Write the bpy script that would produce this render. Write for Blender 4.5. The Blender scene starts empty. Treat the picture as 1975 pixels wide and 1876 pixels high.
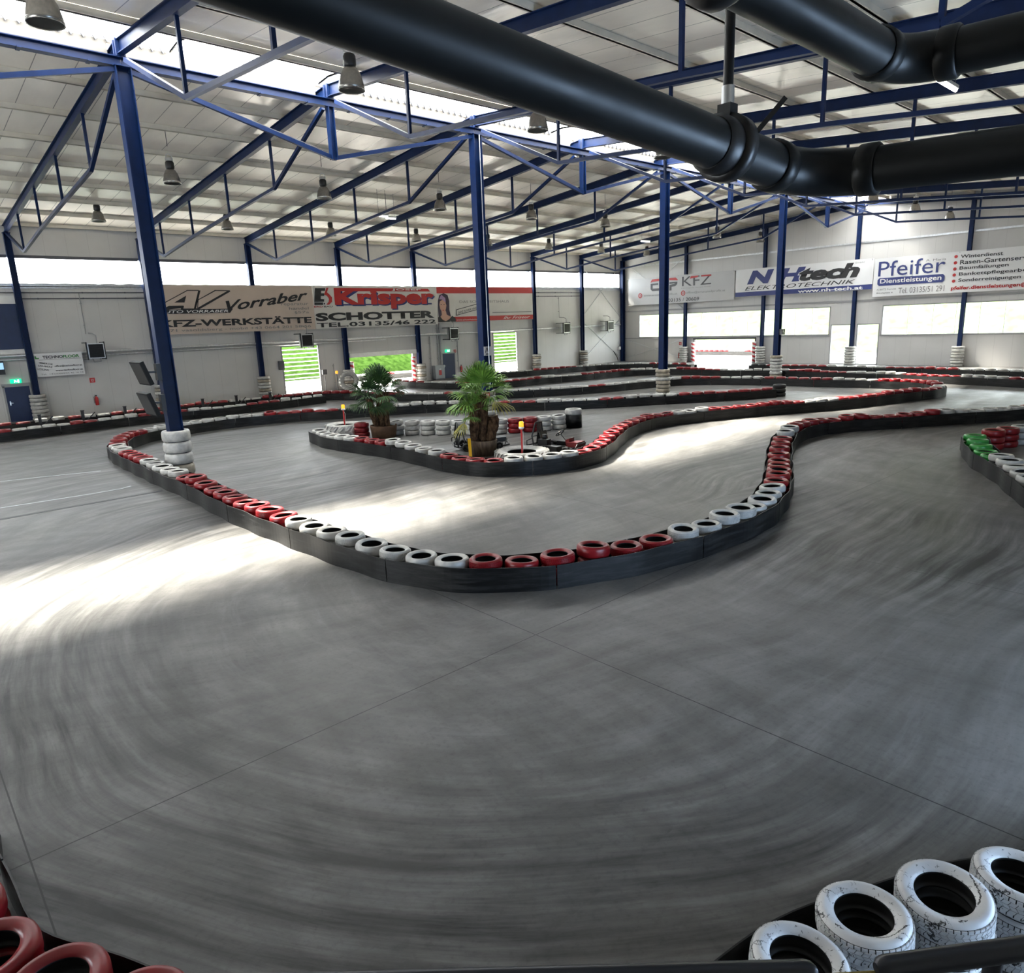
import bpy, math, random
from math import sin, cos, pi, radians, atan2, sqrt, hypot
from mathutils import Vector, Matrix

sc = bpy.context.scene
col = sc.collection
random.seed(7)

# ------------------------------------------------------------------ camera
W_, H_ = 1975, 1876
FOCAL = 1350.78
def cam_axes(pitch, roll, yaw):
    f = Vector((cos(yaw)*cos(pitch), sin(yaw)*cos(pitch), -sin(pitch)))
    r0 = Vector((sin(yaw), -cos(yaw), 0)); d0 = f.cross(r0)
    return cos(roll)*r0 + sin(roll)*d0, -sin(roll)*r0 + cos(roll)*d0, f
cr, cd, cf = cam_axes(radians(13.1278), radians(2.2110), radians(47.8329))
cam = bpy.data.cameras.new('camera'); camo = bpy.data.objects.new('camera', cam); col.objects.link(camo)
M = Matrix((( cr.x, -cd.x, -cf.x, 0), (cr.y, -cd.y, -cf.y, 0), (cr.z, -cd.z, -cf.z, 4.3), (0, 0, 0, 1)))
camo.matrix_world = M
cam.sensor_fit = 'HORIZONTAL'; cam.sensor_width = 36.0; cam.lens = FOCAL/W_*36.0
cam.clip_start = 0.05; cam.clip_end = 400
sc.camera = camo

# ------------------------------------------------------------------ sky, sun, exposure
SKY = 5.0
SUN = 29.0
EXPOSURE = 1.85
sc.view_settings.view_transform = 'Standard'; sc.view_settings.look = 'None'
sc.view_settings.gamma = 1.0; sc.view_settings.use_curve_mapping = False
sc.view_settings.exposure = EXPOSURE
w = bpy.data.worlds.new('sky'); sc.world = w; w.use_nodes = True
bg = w.node_tree.nodes['Background']
bg.inputs[0].default_value = (0.93, 0.965, 1.0, 1); bg.inputs[1].default_value = SKY
su = bpy.data.lights.new('sun', 'SUN'); su.energy = SUN; su.angle = radians(11); su.color = (1.0, 0.93, 0.80)
suo = bpy.data.objects.new('sun', su); col.objects.link(suo)
SUN_DIR = Vector((2.6, -8.75, -12.4)).normalized()
suo.rotation_euler = SUN_DIR.to_track_quat('-Z', 'Y').to_euler(); suo.location = (20, 60, 60)
cy = sc.cycles
cy.max_bounces = 10; cy.diffuse_bounces = 6; cy.glossy_bounces = 4; cy.transmission_bounces = 4; cy.transparent_max_bounces = 12
cy.caustics_reflective = False; cy.caustics_refractive = False
cy.sample_clamp_indirect = 6.0
cy.use_denoising = True

def portal(center, normal, sx, sy, name='daylight'):
    l = bpy.data.lights.new(name, 'AREA'); l.shape = 'RECTANGLE'; l.size = sx; l.size_y = sy
    l.cycles.is_portal = True
    o = bpy.data.objects.new(name, l); col.objects.link(o); o.location = center
    n = Vector(normal)
    z = -n.normalized(); x = Vector((1, 0, 0)) if abs(n.x) < .5 else Vector((0, 1, 0))
    y = z.cross(x)
    o.matrix_world = Matrix(((x.x, y.x, z.x, center[0]), (x.y, y.y, z.y, center[1]), (x.z, y.z, z.z, center[2]), (0, 0, 0, 1)))
portal((25.5, 46.96, 8.05), (0, -1, 0), 66, 1.4)
portal((26, 22.9, 12.58), (0, 0, -1), 66, 2.2)
portal((58.96, 35.3, 3.5), (-1, 0, 0), 19.2, 2.15)
portal((58.96, 10.3, 3.4), (-1, 0, 0), 22.5, 2.15)
portal((58.96, 35.3, 1.07), (-1, 0, 0), 6.2, 2.1)
portal((29.6, 46.96, 1.12), (0, -1, 0), 5.8, 2.2)
portal((9, -3.96, 1.9), (0, 1, 0), 8, 3.2)
portal((-9.96, 15.5, 2.4), (1, 0, 0), 9, 4.0)

# ------------------------------------------------------------------ materials
MATS = {}
def nodes_of(m):
    m.use_nodes = True
    nt = m.node_tree
    return nt, nt.nodes, nt.links, nt.nodes['Principled BSDF']
def P(name, c, rough=.5, metal=0, spec=.5, var=0.0, scale=6.0, bump=0.0, c2=None, emit=None, estr=0, stretch=None, rvar=0.0):
    """Painted/metal surface with a little procedural unevenness."""
    if name in MATS: return MATS[name]
    m = bpy.data.materials.new(name); nt, N, L, b = nodes_of(m)
    b.inputs['Roughness'].default_value = rough; b.inputs['Metallic'].default_value = metal
    b.inputs['Specular IOR Level'].default_value = spec
    b.inputs['Base Color'].default_value = (*c, 1)
    if var or bump or rvar:
        g = N.new('ShaderNodeNewGeometry'); mp = N.new('ShaderNodeMapping')
        L.new(g.outputs['Position'], mp.inputs[0])
        if stretch: mp.inputs['Scale'].default_value = stretch
        n = N.new('ShaderNodeTexNoise'); n.inputs['Scale'].default_value = scale; n.inputs['Detail'].default_value = 5
        L.new(mp.outputs[0], n.inputs[0])
        if var:
            r = N.new('ShaderNodeValToRGB'); r.color_ramp.elements[0].position = .35; r.color_ramp.elements[1].position = .68
            k = c2 or tuple(x*(1-var) for x in c)
            r.color_ramp.elements[0].color = (*k, 1); r.color_ramp.elements[1].color = (*c, 1)
            L.new(n.outputs[0], r.inputs[0]); L.new(r.outputs[0], b.inputs['Base Color'])
        if rvar:
            mr = N.new('ShaderNodeMapRange'); mr.inputs[1].default_value = .3; mr.inputs[2].default_value = .7
            mr.inputs[3].default_value = rough-rvar; mr.inputs[4].default_value = rough+rvar
            L.new(n.outputs[0], mr.inputs[0]); L.new(mr.outputs[0], b.inputs['Roughness'])
        if bump:
            bu = N.new('ShaderNodeBump'); bu.inputs['Strength'].default_value = bump; bu.inputs['Distance'].default_value = .05
            L.new(n.outputs[0], bu.inputs['Height']); L.new(bu.outputs[0], b.inputs['Normal'])
    if emit: b.inputs['Emission Color'].default_value = (*emit, 1); b.inputs['Emission Strength'].default_value = estr
    MATS[name] = m
    return m

BLUE = P('blue_steel_paint', (.0025, .015, .068), .45, 0, .22, .25, 3)
CREAM = P('cream_purlin_paint', (.74, .69, .59), .5, 0, .4, .15, 2)
GREYP = P('grey_frame_paint', (.30, .30, .30), .45)
DGREY = P('dark_grey_frame_paint', (.10, .10, .11), .5)
GALV = P('galvanised_steel', (.74, .75, .76), .28, .8, .5, .2, 8)
WHITEP = P('white_paint', (.72, .72, .70), .45, 0, .5, .1, 4)
RED = P('red_tyre_paint', (.22, .007, .011), .34, 0, .4, .3, 5, .05)
WHT = P('white_tyre_paint', (.46, .45, .425), .38, 0, .5, .30, 7, .06)
GRN = P('green_tyre_paint', (.02, .26, .035), .30, 0, .5, .25, 5, .05)
RUB = P('black_rubber', (.008, .008, .008), .55, 0, .4, .3, 9)
BEIGE = P('dirty_white_tyre_paint', (.34, .295, .23), .5, 0, .4, .35, 5)
BLACKM = P('black_metal', (.012, .012, .013), .4, 0, .5)
PVC = P('dark_pipe_plastic', (.010, .0112, .0115), .42, 0, .25, .2, 4, rvar=.06)
REDP = P('red_paint', (.45, .02, .02), .4)
YELP = P('yellow_paint', (.75, .42, .02), .4)
ORANGE = P('orange_lens', (.9, .25, .01), .25, 0, .5, emit=(1, .3, .02), estr=.5)
CHROME = P('chrome', (.7, .7, .7), .15, 1)
ALU = P('spun_aluminium', (.34, .325, .30), .27, .85, .5, .2, 12)
BLUEDOOR = P('blue_door_paint', (.007, .020, .075), .4, 0, .5, .15, 3)
CONC_G = P('grey_cabinet_paint', (.33, .35, .36), .5)

def barrier_mat():
    m = bpy.data.materials.new('black_barrier_plastic'); nt, N, L, b = nodes_of(m)
    g = N.new('ShaderNodeNewGeometry'); mp = N.new('ShaderNodeMapping'); mp.inputs['Scale'].default_value = (.8, .8, 9)
    L.new(g.outputs['Position'], mp.inputs[0])
    n = N.new('ShaderNodeTexNoise'); n.inputs['Scale'].default_value = 1.6; n.inputs['Detail'].default_value = 8; n.inputs['Roughness'].default_value = .7
    L.new(mp.outputs[0], n.inputs[0])
    r = N.new('ShaderNodeValToRGB'); e = r.color_ramp.elements
    e[0].position = .45; e[0].color = (.004, .004, .0043, 1); e[1].position = .80; e[1].color = (.036, .036, .036, 1)
    L.new(n.outputs[0], r.inputs[0]); L.new(r.outputs[0], b.inputs['Base Color'])
    mr = N.new('ShaderNodeMapRange'); mr.inputs[3].default_value = .28; mr.inputs[4].default_value = .6
    L.new(n.outputs[0], mr.inputs[0]); L.new(mr.outputs[0], b.inputs['Roughness']); b.inputs['Specular IOR Level'].default_value = .3
    return m
BARR = barrier_mat()

def math_node(N, L, op, a, bval=None, clamp=False):
    n = N.new('ShaderNodeMath'); n.operation = op; n.use_clamp = clamp
    for i, x in enumerate((a, bval)):
        if x is None: continue
        if isinstance(x, (int, float)): n.inputs[i].default_value = x
        else: L.new(x, n.inputs[i])
    return n.outputs[0]

def worn_white():
    """thick cracked white paint over black rubber"""
    m = bpy.data.materials.new('cracked_white_tyre_paint'); nt, N, L, b = nodes_of(m)
    tc = N.new('ShaderNodeTexCoord')
    n = N.new('ShaderNodeTexNoise'); n.inputs['Scale'].default_value = 9; n.inputs['Detail'].default_value = 9; n.inputs['Roughness'].default_value = .75
    v = N.new('ShaderNodeTexVoronoi'); v.feature = 'DISTANCE_TO_EDGE'; v.inputs['Scale'].default_value = 16
    L.new(tc.outputs['Object'], n.inputs[0])
    mx = N.new('ShaderNodeMixRGB'); mx.inputs[0].default_value = .12; L.new(tc.outputs['Object'], mx.inputs[1]); L.new(n.outputs['Color'], mx.inputs[2])
    L.new(mx.outputs[0], v.inputs['Vector'])
    lt = N.new('ShaderNodeMath'); lt.operation = 'LESS_THAN'; lt.inputs[1].default_value = .030; L.new(v.outputs['Distance'], lt.inputs[0])
    gt = N.new('ShaderNodeMath'); gt.operation = 'GREATER_THAN'; gt.inputs[1].default_value = .54; L.new(n.outputs[0], gt.inputs[0])
    mu = N.new('ShaderNodeMath'); mu.operation = 'MULTIPLY'; L.new(lt.outputs[0], mu.inputs[0]); L.new(gt.outputs[0], mu.inputs[1])
    sx = N.new('ShaderNodeSeparateXYZ'); L.new(mx.outputs[0], sx.inputs[0])
    rad = math_node(N, L, 'SQRT', math_node(N, L, 'ADD', math_node(N, L, 'MULTIPLY', sx.outputs[0], sx.outputs[0]), math_node(N, L, 'MULTIPLY', sx.outputs[1], sx.outputs[1])))
    ringd = math_node(N, L, 'LESS_THAN', math_node(N, L, 'ABSOLUTE', math_node(N, L, 'SUBTRACT', rad, .262)), .0045)
    n3 = N.new('ShaderNodeTexNoise'); n3.inputs['Scale'].default_value = 5; L.new(tc.outputs['Object'], n3.inputs[0])
    ring = math_node(N, L, 'MULTIPLY', ringd, math_node(N, L, 'GREATER_THAN', n3.outputs[0], .5))
    n2 = N.new('ShaderNodeTexNoise'); n2.inputs['Scale'].default_value = 3; n2.inputs['Detail'].default_value = 4; L.new(tc.outputs['Object'], n2.inputs[0])
    r = N.new('ShaderNodeValToRGB'); e = r.color_ramp.elements
    e[0].position = .3; e[0].color = (.44, .44, .45, 1); e[1].position = .6; e[1].color = (.60, .60, .60, 1); L.new(n2.outputs[0], r.inputs[0])
    m2 = N.new('ShaderNodeMixRGB'); L.new(math_node(N, L, 'MAXIMUM', mu.outputs[0], ring), m2.inputs[0]); L.new(r.outputs[0], m2.inputs[1]); m2.inputs[2].default_value = (.02, .02, .02, 1)
    L.new(m2.outputs[0], b.inputs['Base Color']); b.inputs['Roughness'].default_value = .42
    bu = N.new('ShaderNodeBump'); bu.inputs['Strength'].default_value = .25; bu.inputs['Distance'].default_value = .01
    L.new(n.outputs[0], bu.inputs['Height']); L.new(bu.outputs[0], b.inputs['Normal'])
    return m
WORN = worn_white()

def floor_mat():
    m = bpy.data.materials.new('polished_concrete_floor'); nt, N, L, b = nodes_of(m)
    MN = lambda op, a, c=None, cl=False: math_node(N, L, op, a, c, cl)
    g = N.new('ShaderNodeNewGeometry'); s = N.new('ShaderNodeSeparateXYZ'); L.new(g.outputs['Position'], s.inputs[0])
    X, Y = s.outputs[0], s.outputs[1]
    # a slow wobble so that the skid marks are not perfect circles
    wob = N.new('ShaderNodeTexNoise'); wob.inputs['Scale'].default_value = .16; wob.inputs['Detail'].default_value = 1; L.new(g.outputs['Position'], wob.inputs[0])
    wv = MN('MULTIPLY', MN('SUBTRACT', wob.outputs[0], .5), 2.2)
    def polar(cx, cyy, fr, ft, seed, detail=6):
        dx = MN('SUBTRACT', X, cx); dy = MN('SUBTRACT', Y, cyy)
        r = MN('ADD', MN('SQRT', MN('ADD', MN('MULTIPLY', dx, dx), MN('MULTIPLY', dy, dy))), wv)
        t = MN('ARCTAN2', dy, dx)
        cb = N.new('ShaderNodeCombineXYZ'); L.new(MN('MULTIPLY', r, fr), cb.inputs[0]); L.new(MN('MULTIPLY', t, ft), cb.inputs[1]); cb.inputs[2].default_value = seed
        n = N.new('ShaderNodeTexNoise'); n.inputs['Scale'].default_value = 1; n.inputs['Detail'].default_value = detail; n.inputs['Roughness'].default_value = .62
        L.new(cb.outputs[0], n.inputs[0])
        return n.outputs[0]
    # the near bend: a half circle that runs out into a straight along the hall
    def bend_coords():
        dx = MN('SUBTRACT', X, 7.5); dy = MN('SUBTRACT', Y, 8.8)
        dn = MN('MULTIPLY', MN('MINIMUM', dx, 0.0), -1.0)
        r = MN('ADD', MN('SQRT', MN('ADD', MN('MULTIPLY', dn, dn), MN('MULTIPLY', dy, dy))), wv)
        t = MN('ADD', MN('ARCTAN2', MN('ADD', dn, .0001), dy), MN('DIVIDE', MN('MAXIMUM', dx, 0.0), 7.0))
        return r, t
    br_, bt_ = bend_coords()
    def along(fr, ft, seed, detail):
        cb = N.new('ShaderNodeCombineXYZ'); L.new(MN('MULTIPLY', br_, fr), cb.inputs[0]); L.new(MN('MULTIPLY', bt_, ft), cb.inputs[1]); cb.inputs[2].default_value = seed
        n = N.new('ShaderNodeTexNoise'); n.inputs['Scale'].default_value = 1; n.inputs['Detail'].default_value = detail; n.inputs['Roughness'].default_value = .62
        L.new(cb.outputs[0], n.inputs[0]); return n.outputs[0]
    a1 = along(1.0, 1.6, 1.0, 6); a2 = along(5.0, 2.4, 5.0, 9)
    a3 = polar(26.0, 3.0, 1.6, 2.5, 9.0); a4 = polar(14.0, 40.0, 2.0, 6.0, 3.0)
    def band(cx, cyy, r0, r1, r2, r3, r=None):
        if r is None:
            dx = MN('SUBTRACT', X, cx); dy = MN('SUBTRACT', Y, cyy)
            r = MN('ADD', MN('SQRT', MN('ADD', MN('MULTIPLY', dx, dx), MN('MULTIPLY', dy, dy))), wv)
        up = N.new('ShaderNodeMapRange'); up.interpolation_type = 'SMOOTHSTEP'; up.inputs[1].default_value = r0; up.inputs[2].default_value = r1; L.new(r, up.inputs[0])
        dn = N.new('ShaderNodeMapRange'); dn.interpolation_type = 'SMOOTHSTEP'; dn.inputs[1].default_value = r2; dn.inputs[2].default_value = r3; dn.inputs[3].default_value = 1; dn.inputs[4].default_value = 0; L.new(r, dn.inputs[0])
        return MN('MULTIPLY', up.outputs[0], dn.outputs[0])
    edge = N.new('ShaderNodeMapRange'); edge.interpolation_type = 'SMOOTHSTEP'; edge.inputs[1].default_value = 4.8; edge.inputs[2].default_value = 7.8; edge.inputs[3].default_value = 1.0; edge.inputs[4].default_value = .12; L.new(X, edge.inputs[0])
    wear_shade = MN('MAXIMUM', MN('MAXIMUM', MN('MULTIPLY', band(0, 0, 4.6, 7.0, 8.4, 10.5, br_), edge.outputs[0]), MN('MULTIPLY', band(22.0, 2.5, 5.5, 7.5, 9.5, 12.0), .8)), MN('MULTIPLY', band(13.0, 24.0, 1.5, 4.0, 9.0, 11.5), .9))  # racing-line rubber, plus painted shade on the near bend and between barrier legs
    shade_blob = band(13.8, 5.2, -2.0, -1.0, 1.8, 4.6)  # painted shade: dark blob where the right foreground is dimmer
    big = N.new('ShaderNodeTexNoise'); big.inputs['Scale'].default_value = .22; big.inputs['Detail'].default_value = 3; L.new(g.outputs['Position'], big.inputs[0])
    fine = N.new('ShaderNodeTexNoise'); fine.inputs['Scale'].default_value = 14; fine.inputs['Detail'].default_value = 7; fine.inputs['Roughness'].default_value = .7; L.new(g.outputs['Position'], fine.inputs[0])
    mott = N.new('ShaderNodeTexNoise'); mott.inputs['Scale'].default_value = 1.3; mott.inputs['Detail'].default_value = 6; L.new(g.outputs['Position'], mott.inputs[0])
    def ramp(inp, p0, c0, p1, c1):
        r = N.new('ShaderNodeValToRGB'); e = r.color_ramp.elements
        e[0].position = p0; e[0].color = (c0, c0, c0, 1); e[1].position = p1; e[1].color = (c1, c1, c1, 1); L.new(inp, r.inputs[0])
        return r.outputs[0]
    def mul(a, c):
        n = N.new('ShaderNodeMixRGB'); n.blend_type = 'MULTIPLY'; n.inputs[0].default_value = 1; L.new(a, n.inputs[1]); L.new(c, n.inputs[2]); return n.outputs[0]
    base = N.new('ShaderNodeValToRGB'); e = base.color_ramp.elements
    e[0].position = .35; e[0].color = (.168, .164, .158, 1); e[1].position = .7; e[1].color = (.246, .240, .231, 1); L.new(mott.outputs[0], base.inputs[0])
    c = base.outputs[0]
    c = mul(c, ramp(a1, .34, .72, .60, 1.0))
    c = mul(c, ramp(a3, .30, .7, .55, 1.0))
    c = mul(c, ramp(a4, .32, .75, .55, 1.0))
    c = mul(c, ramp(big.outputs[0], .3, .8, .65, 1.0))
    c = mul(c, ramp(fine.outputs[0], .28, .74, .5, 1.0))
    # racing-line rubber and the painted shade, both broken into fine streaks
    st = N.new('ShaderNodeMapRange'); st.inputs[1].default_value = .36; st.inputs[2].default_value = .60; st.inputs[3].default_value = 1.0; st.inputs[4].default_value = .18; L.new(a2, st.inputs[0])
    rub_shade = MN('MULTIPLY', MN('ADD', MN('MULTIPLY', MN('MAXIMUM', MN('MULTIPLY', wear_shade, MN('ADD', .35, mott.outputs[0])), shade_blob), .85), .22), st.outputs[0])
    rm = N.new('ShaderNodeMixRGB'); L.new(MN('MULTIPLY', rub_shade, .88), rm.inputs[0]); L.new(c, rm.inputs[1]); rm.inputs[2].default_value = (.020, .020, .0205, 1); c = rm.outputs[0]
    # dusty pale scuffs
    pale = ramp(a2, .58, 0.0, .76, .45)
    ad = N.new('ShaderNodeMixRGB'); L.new(pale, ad.inputs[0]); L.new(c, ad.inputs[1]); ad.inputs[2].default_value = (.215, .215, .222, 1); c = ad.outputs[0]
    # saw-cut joints of the slab bays
    def joint(coord, off, per, wd):
        f = MN('FRACT', MN('DIVIDE', MN('SUBTRACT', coord, off), per))
        d = MN('MULTIPLY', MN('MINIMUM', f, MN('SUBTRACT', 1.0, f)), per)
        return MN('LESS_THAN', d, wd)
    j = MN('MAXIMUM', joint(X, .31, 6.03, .007), joint(Y, 6.62, 7.33, .007))
    jm = N.new('ShaderNodeMixRGB'); L.new(MN('MULTIPLY', j, .92), jm.inputs[0]); L.new(c, jm.inputs[1]); jm.inputs[2].default_value = (.02, .02, .02, 1)
    L.new(jm.outputs[0], b.inputs['Base Color'])
    mr = N.new('ShaderNodeMapRange'); mr.inputs[1].default_value = .3; mr.inputs[2].default_value = .7; mr.inputs[3].default_value = .34; mr.inputs[4].default_value = .52
    L.new(a1, mr.inputs[0]); L.new(mr.outputs[0], b.inputs['Roughness'])
    b.inputs['Specular IOR Level'].default_value = .20
    bu = N.new('ShaderNodeBump'); bu.inputs['Strength'].default_value = .10; bu.inputs['Distance'].default_value = .02
    L.new(fine.outputs[0], bu.inputs['Height']); L.new(bu.outputs[0], b.inputs['Normal'])
    return m
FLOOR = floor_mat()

def seam_mat(name, c, rough, metal, axis, per, wd, bumpscale, bump, dark=.35, var=.12, stretch=(1, 1, 1)):
    """sheet panels with dark seams every `per` metres along an axis"""
    m = bpy.data.materials.new(name); nt, N, L, b = nodes_of(m)
    MN = lambda op, a, c_=None: math_node(N, L, op, a, c_)
    g = N.new('ShaderNodeNewGeometry'); s = N.new('ShaderNodeSeparateXYZ'); L.new(g.outputs['Position'], s.inputs[0])
    f = MN('FRACT', MN('DIVIDE', s.outputs[axis], per))
    d = MN('MULTIPLY', MN('MINIMUM', f, MN('SUBTRACT', 1.0, f)), per)
    j = MN('LESS_THAN', d, wd)
    mp = N.new('ShaderNodeMapping'); mp.inputs['Scale'].default_value = stretch; L.new(g.outputs['Position'], mp.inputs[0])
    n = N.new('ShaderNodeTexNoise'); n.inputs['Scale'].default_value = bumpscale; n.inputs['Detail'].default_value = 5; L.new(mp.outputs[0], n.inputs[0])
    r = N.new('ShaderNodeValToRGB'); e = r.color_ramp.elements
    e[0].position = .3; e[0].color = (*[x*(1-var) for x in c], 1); e[1].position = .7; e[1].color = (*c, 1); L.new(n.outputs[0], r.inputs[0])
    mx = N.new('ShaderNodeMixRGB'); L.new(j, mx.inputs[0]); L.new(r.outputs[0], mx.inputs[1]); mx.inputs[2].default_value = (*[x*dark for x in c], 1)
    L.new(mx.outputs[0], b.inputs['Base Color'])
    b.inputs['Roughness'].default_value = rough; b.inputs['Metallic'].default_value = metal
    bu = N.new('ShaderNodeBump'); bu.inputs['Strength'].default_value = bump; bu.inputs['Distance'].default_value = .06
    L.new(n.outputs[0], bu.inputs['Height']); L.new(bu.outputs[0], b.inputs['Normal'])
    return m
ROOFM = seam_mat('foil_faced_roof_panel', (.95, .89, .80), .30, .06, 0, 1.08, .012, 1.1, .6, .25, .15, (1, .35, 1))
WALLX = seam_mat('white_wall_panel_along_x', (.56, .55, .53), .45, 0, 0, 1.08, .006, .8, .05, .7, .06)
WALLY = seam_mat('white_wall_panel_along_y', (.58, .57, .555), .40, 0, 1, 1.08, .006, .8, .05, .7, .06)

def glass(name, tint, trans, frost):
    m = bpy.data.materials.new(name); m.use_nodes = True; nt = m.node_tree; N, L = nt.nodes, nt.links
    N.remove(N['Principled BSDF']); out = N['Material Output']
    t = N.new('ShaderNodeBsdfTransparent'); t.inputs[0].default_value = (*tint, 1)
    g = N.new('ShaderNodeBsdfGlossy'); g.inputs['Roughness'].default_value = .05; g.inputs[0].default_value = (1, 1, 1, 1)
    tl = N.new('ShaderNodeBsdfTranslucent'); tl.inputs[0].default_value = (.85, .87, .88, 1)
    m1 = N.new('ShaderNodeMixShader'); m1.inputs[0].default_value = frost; L.new(t.outputs[0], m1.inputs[1]); L.new(tl.outputs[0], m1.inputs[2])
    m2 = N.new('ShaderNodeMixShader'); m2.inputs[0].default_value = 1-trans; L.new(m1.outputs[0], m2.inputs[1]); L.new(g.outputs[0], m2.inputs[2])
    L.new(m2.outputs[0], out.inputs[0])
    return m
GLASS = glass('window_glass', (.93, .96, .95), .95, 0.0)
TINT = glass('added_blue_tint_glass', (.74, .86, 1.0), .95, 0.0)  # blue tint added to cool the light from the unseen right window
POLY = glass('clear_ribbed_polycarbonate', (.92, .94, .95), .96, .12)
MIST = glass('misted_polycarbonate', (.88, .9, .92), .96, .72)
FROST = glass('frosted_polycarbonate', (.85, .88, .9), .96, .92)

# ------------------------------------------------------------------ mesh builder
class MB:
    def __init__(s): s.v = []; s.f = []; s.m = []; s.s = []
    def add(s, vs, fs, mi=0, sm=False):
        o = len(s.v); s.v += [Vector(v) for v in vs]
        for f in fs: s.f.append([i+o for i in f]); s.m.append(mi); s.s.append(sm)
    def hexa(s, c8, mi=0): s.add(c8, [(0,3,2,1),(4,5,6,7),(0,1,5,4),(1,2,6,5),(2,3,7,6),(3,0,4,7)], mi)
    def box(s, a, b, mi=0):
        (x0,y0,z0),(x1,y1,z1) = a, b
        x0,x1 = sorted((x0,x1)); y0,y1 = sorted((y0,y1)); z0,z1 = sorted((z0,z1))
        s.hexa([(x0,y0,z0),(x1,y0,z0),(x1,y1,z0),(x0,y1,z0),(x0,y0,z1),(x1,y0,z1),(x1,y1,z1),(x0,y1,z1)], mi)
    def bar(s, p, q, w, h, mi=0, up=(0,0,1), off=0.0):
        """bar from p to q: width w sideways, height h along up; off shifts it along up"""
        p, q = Vector(p), Vector(q); d = (q-p).normalized(); u = Vector(up)
        sd = d.cross(u)
        if sd.length < 1e-4: sd = d.cross(Vector((1,0,0)))
        sd.normalize(); u = sd.cross(d).normalized()
        p = p+u*off; q = q+u*off; a, b = sd*w/2, u*h/2
        s.hexa([p-a-b, p+a-b, q+a-b, q-a-b, p-a+b, p+a+b, q+a+b, q-a+b], mi)
    def ibeam(s, p, q, w, h, up=(0,0,1), tf=.025, tw=.02, mi=0):
        s.bar(p, q, w, tf, mi, up, h/2-tf/2); s.bar(p, q, w, tf, mi, up, -h/2+tf/2); s.bar(p, q, tw, h-2*tf, mi, up)
    def tube(s, pts, r, n=10, mi=0, cap=True, rs=None):
        pts = [Vector(p) for p in pts]; ref = None; rings = []
        for i, p in enumerate(pts):
            d = ((pts[min(i+1, len(pts)-1)]-p).normalized() + (p-pts[max(i-1, 0)]).normalized())
            d.normalize()
            if ref is None:
                ref = d.cross(Vector((0,0,1)))
                if ref.length < 1e-3: ref = d.cross(Vector((1,0,0)))
            a = (ref - d*ref.dot(d)).normalized(); ref = a; b = d.cross(a)
            rr = rs[i] if rs else r
            rings.append([p + (a*cos(2*pi*k/n)+b*sin(2*pi*k/n))*rr for k in range(n)])
        vs = [v for ring in rings for v in ring]; fs = []
        for i in range(len(pts)-1):
            for k in range(n): fs.append((i*n+k, i*n+(k+1)%n, (i+1)*n+(k+1)%n, (i+1)*n+k))
        s.add(vs, fs, mi, True)
        if cap: s.add(rings[0], [tuple(range(n-1,-1,-1))], mi); s.add(rings[-1], [tuple(range(n))], mi)
    def lathe(s, prof, n=24, c=(0,0,0), closed=False, mats=None, mi=0, sm=True, axis=None):
        c = Vector(c); k = len(prof); R = axis or Matrix.Identity(3)
        vs = [c + R @ Vector((r*cos(2*pi*i/n), r*sin(2*pi*i/n), z)) for i in range(n) for r, z in prof]
        by = {}
        for j in range(k if closed else k-1):
            mm = mats[j] if mats else mi
            by.setdefault(mm, []).append(j)
        o = len(s.v); s.v += vs
        for mm, js in by.items():
            for i in range(n):
                for j in js:
                    a, b = i*k+j, i*k+(j+1)%k; c2, d2 = ((i+1)%n)*k+(j+1)%k, ((i+1)%n)*k+j
                    s.f.append([o+a, o+d2, o+c2, o+b]); s.m.append(mm); s.s.append(sm)
    def disc(s, c, r, n=20, nrm=(0,0,1), mi=0):
        nrm = Vector(nrm).normalized(); a = nrm.orthogonal().normalized(); b = nrm.cross(a)
        s.add([Vector(c)+(a*cos(2*pi*i/n)+b*sin(2*pi*i/n))*r for i in range(n)], [tuple(range(n))], mi)
    def prism(s, pts, ext, mi=0):
        """flat outline pts (3-D) pushed along the vector ext"""
        n = len(pts); pts = [Vector(p) for p in pts]; e = Vector(ext)
        s.add(pts+[p+e for p in pts], [tuple(range(n-1,-1,-1)), tuple(range(n, 2*n))]+[(i, (i+1)%n, n+(i+1)%n, n+i) for i in range(n)], mi)
    def mesh(s, name, mats, off=(0,0,0)):
        me = bpy.data.meshes.new(name); o = Vector(off)
        me.from_pydata([tuple(v-o) for v in s.v], [], s.f)
        for m in (mats if isinstance(mats, (list, tuple)) else [mats]): me.materials.append(m)
        me.polygons.foreach_set('material_index', s.m); me.polygons.foreach_set('use_smooth', s.s); me.update()
        return me
    def build(s, name, mats, parent=None, at=None):
        """one mesh object; child meshes are written relative to their parent"""
        off = at if at is not None else (wloc(parent) if parent else (0,0,0))
        o = bpy.data.objects.new(name, s.mesh(name, mats, off)); col.objects.link(o)
        if parent: o.parent = parent
        elif at is not None: o.location = at
        return o

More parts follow.
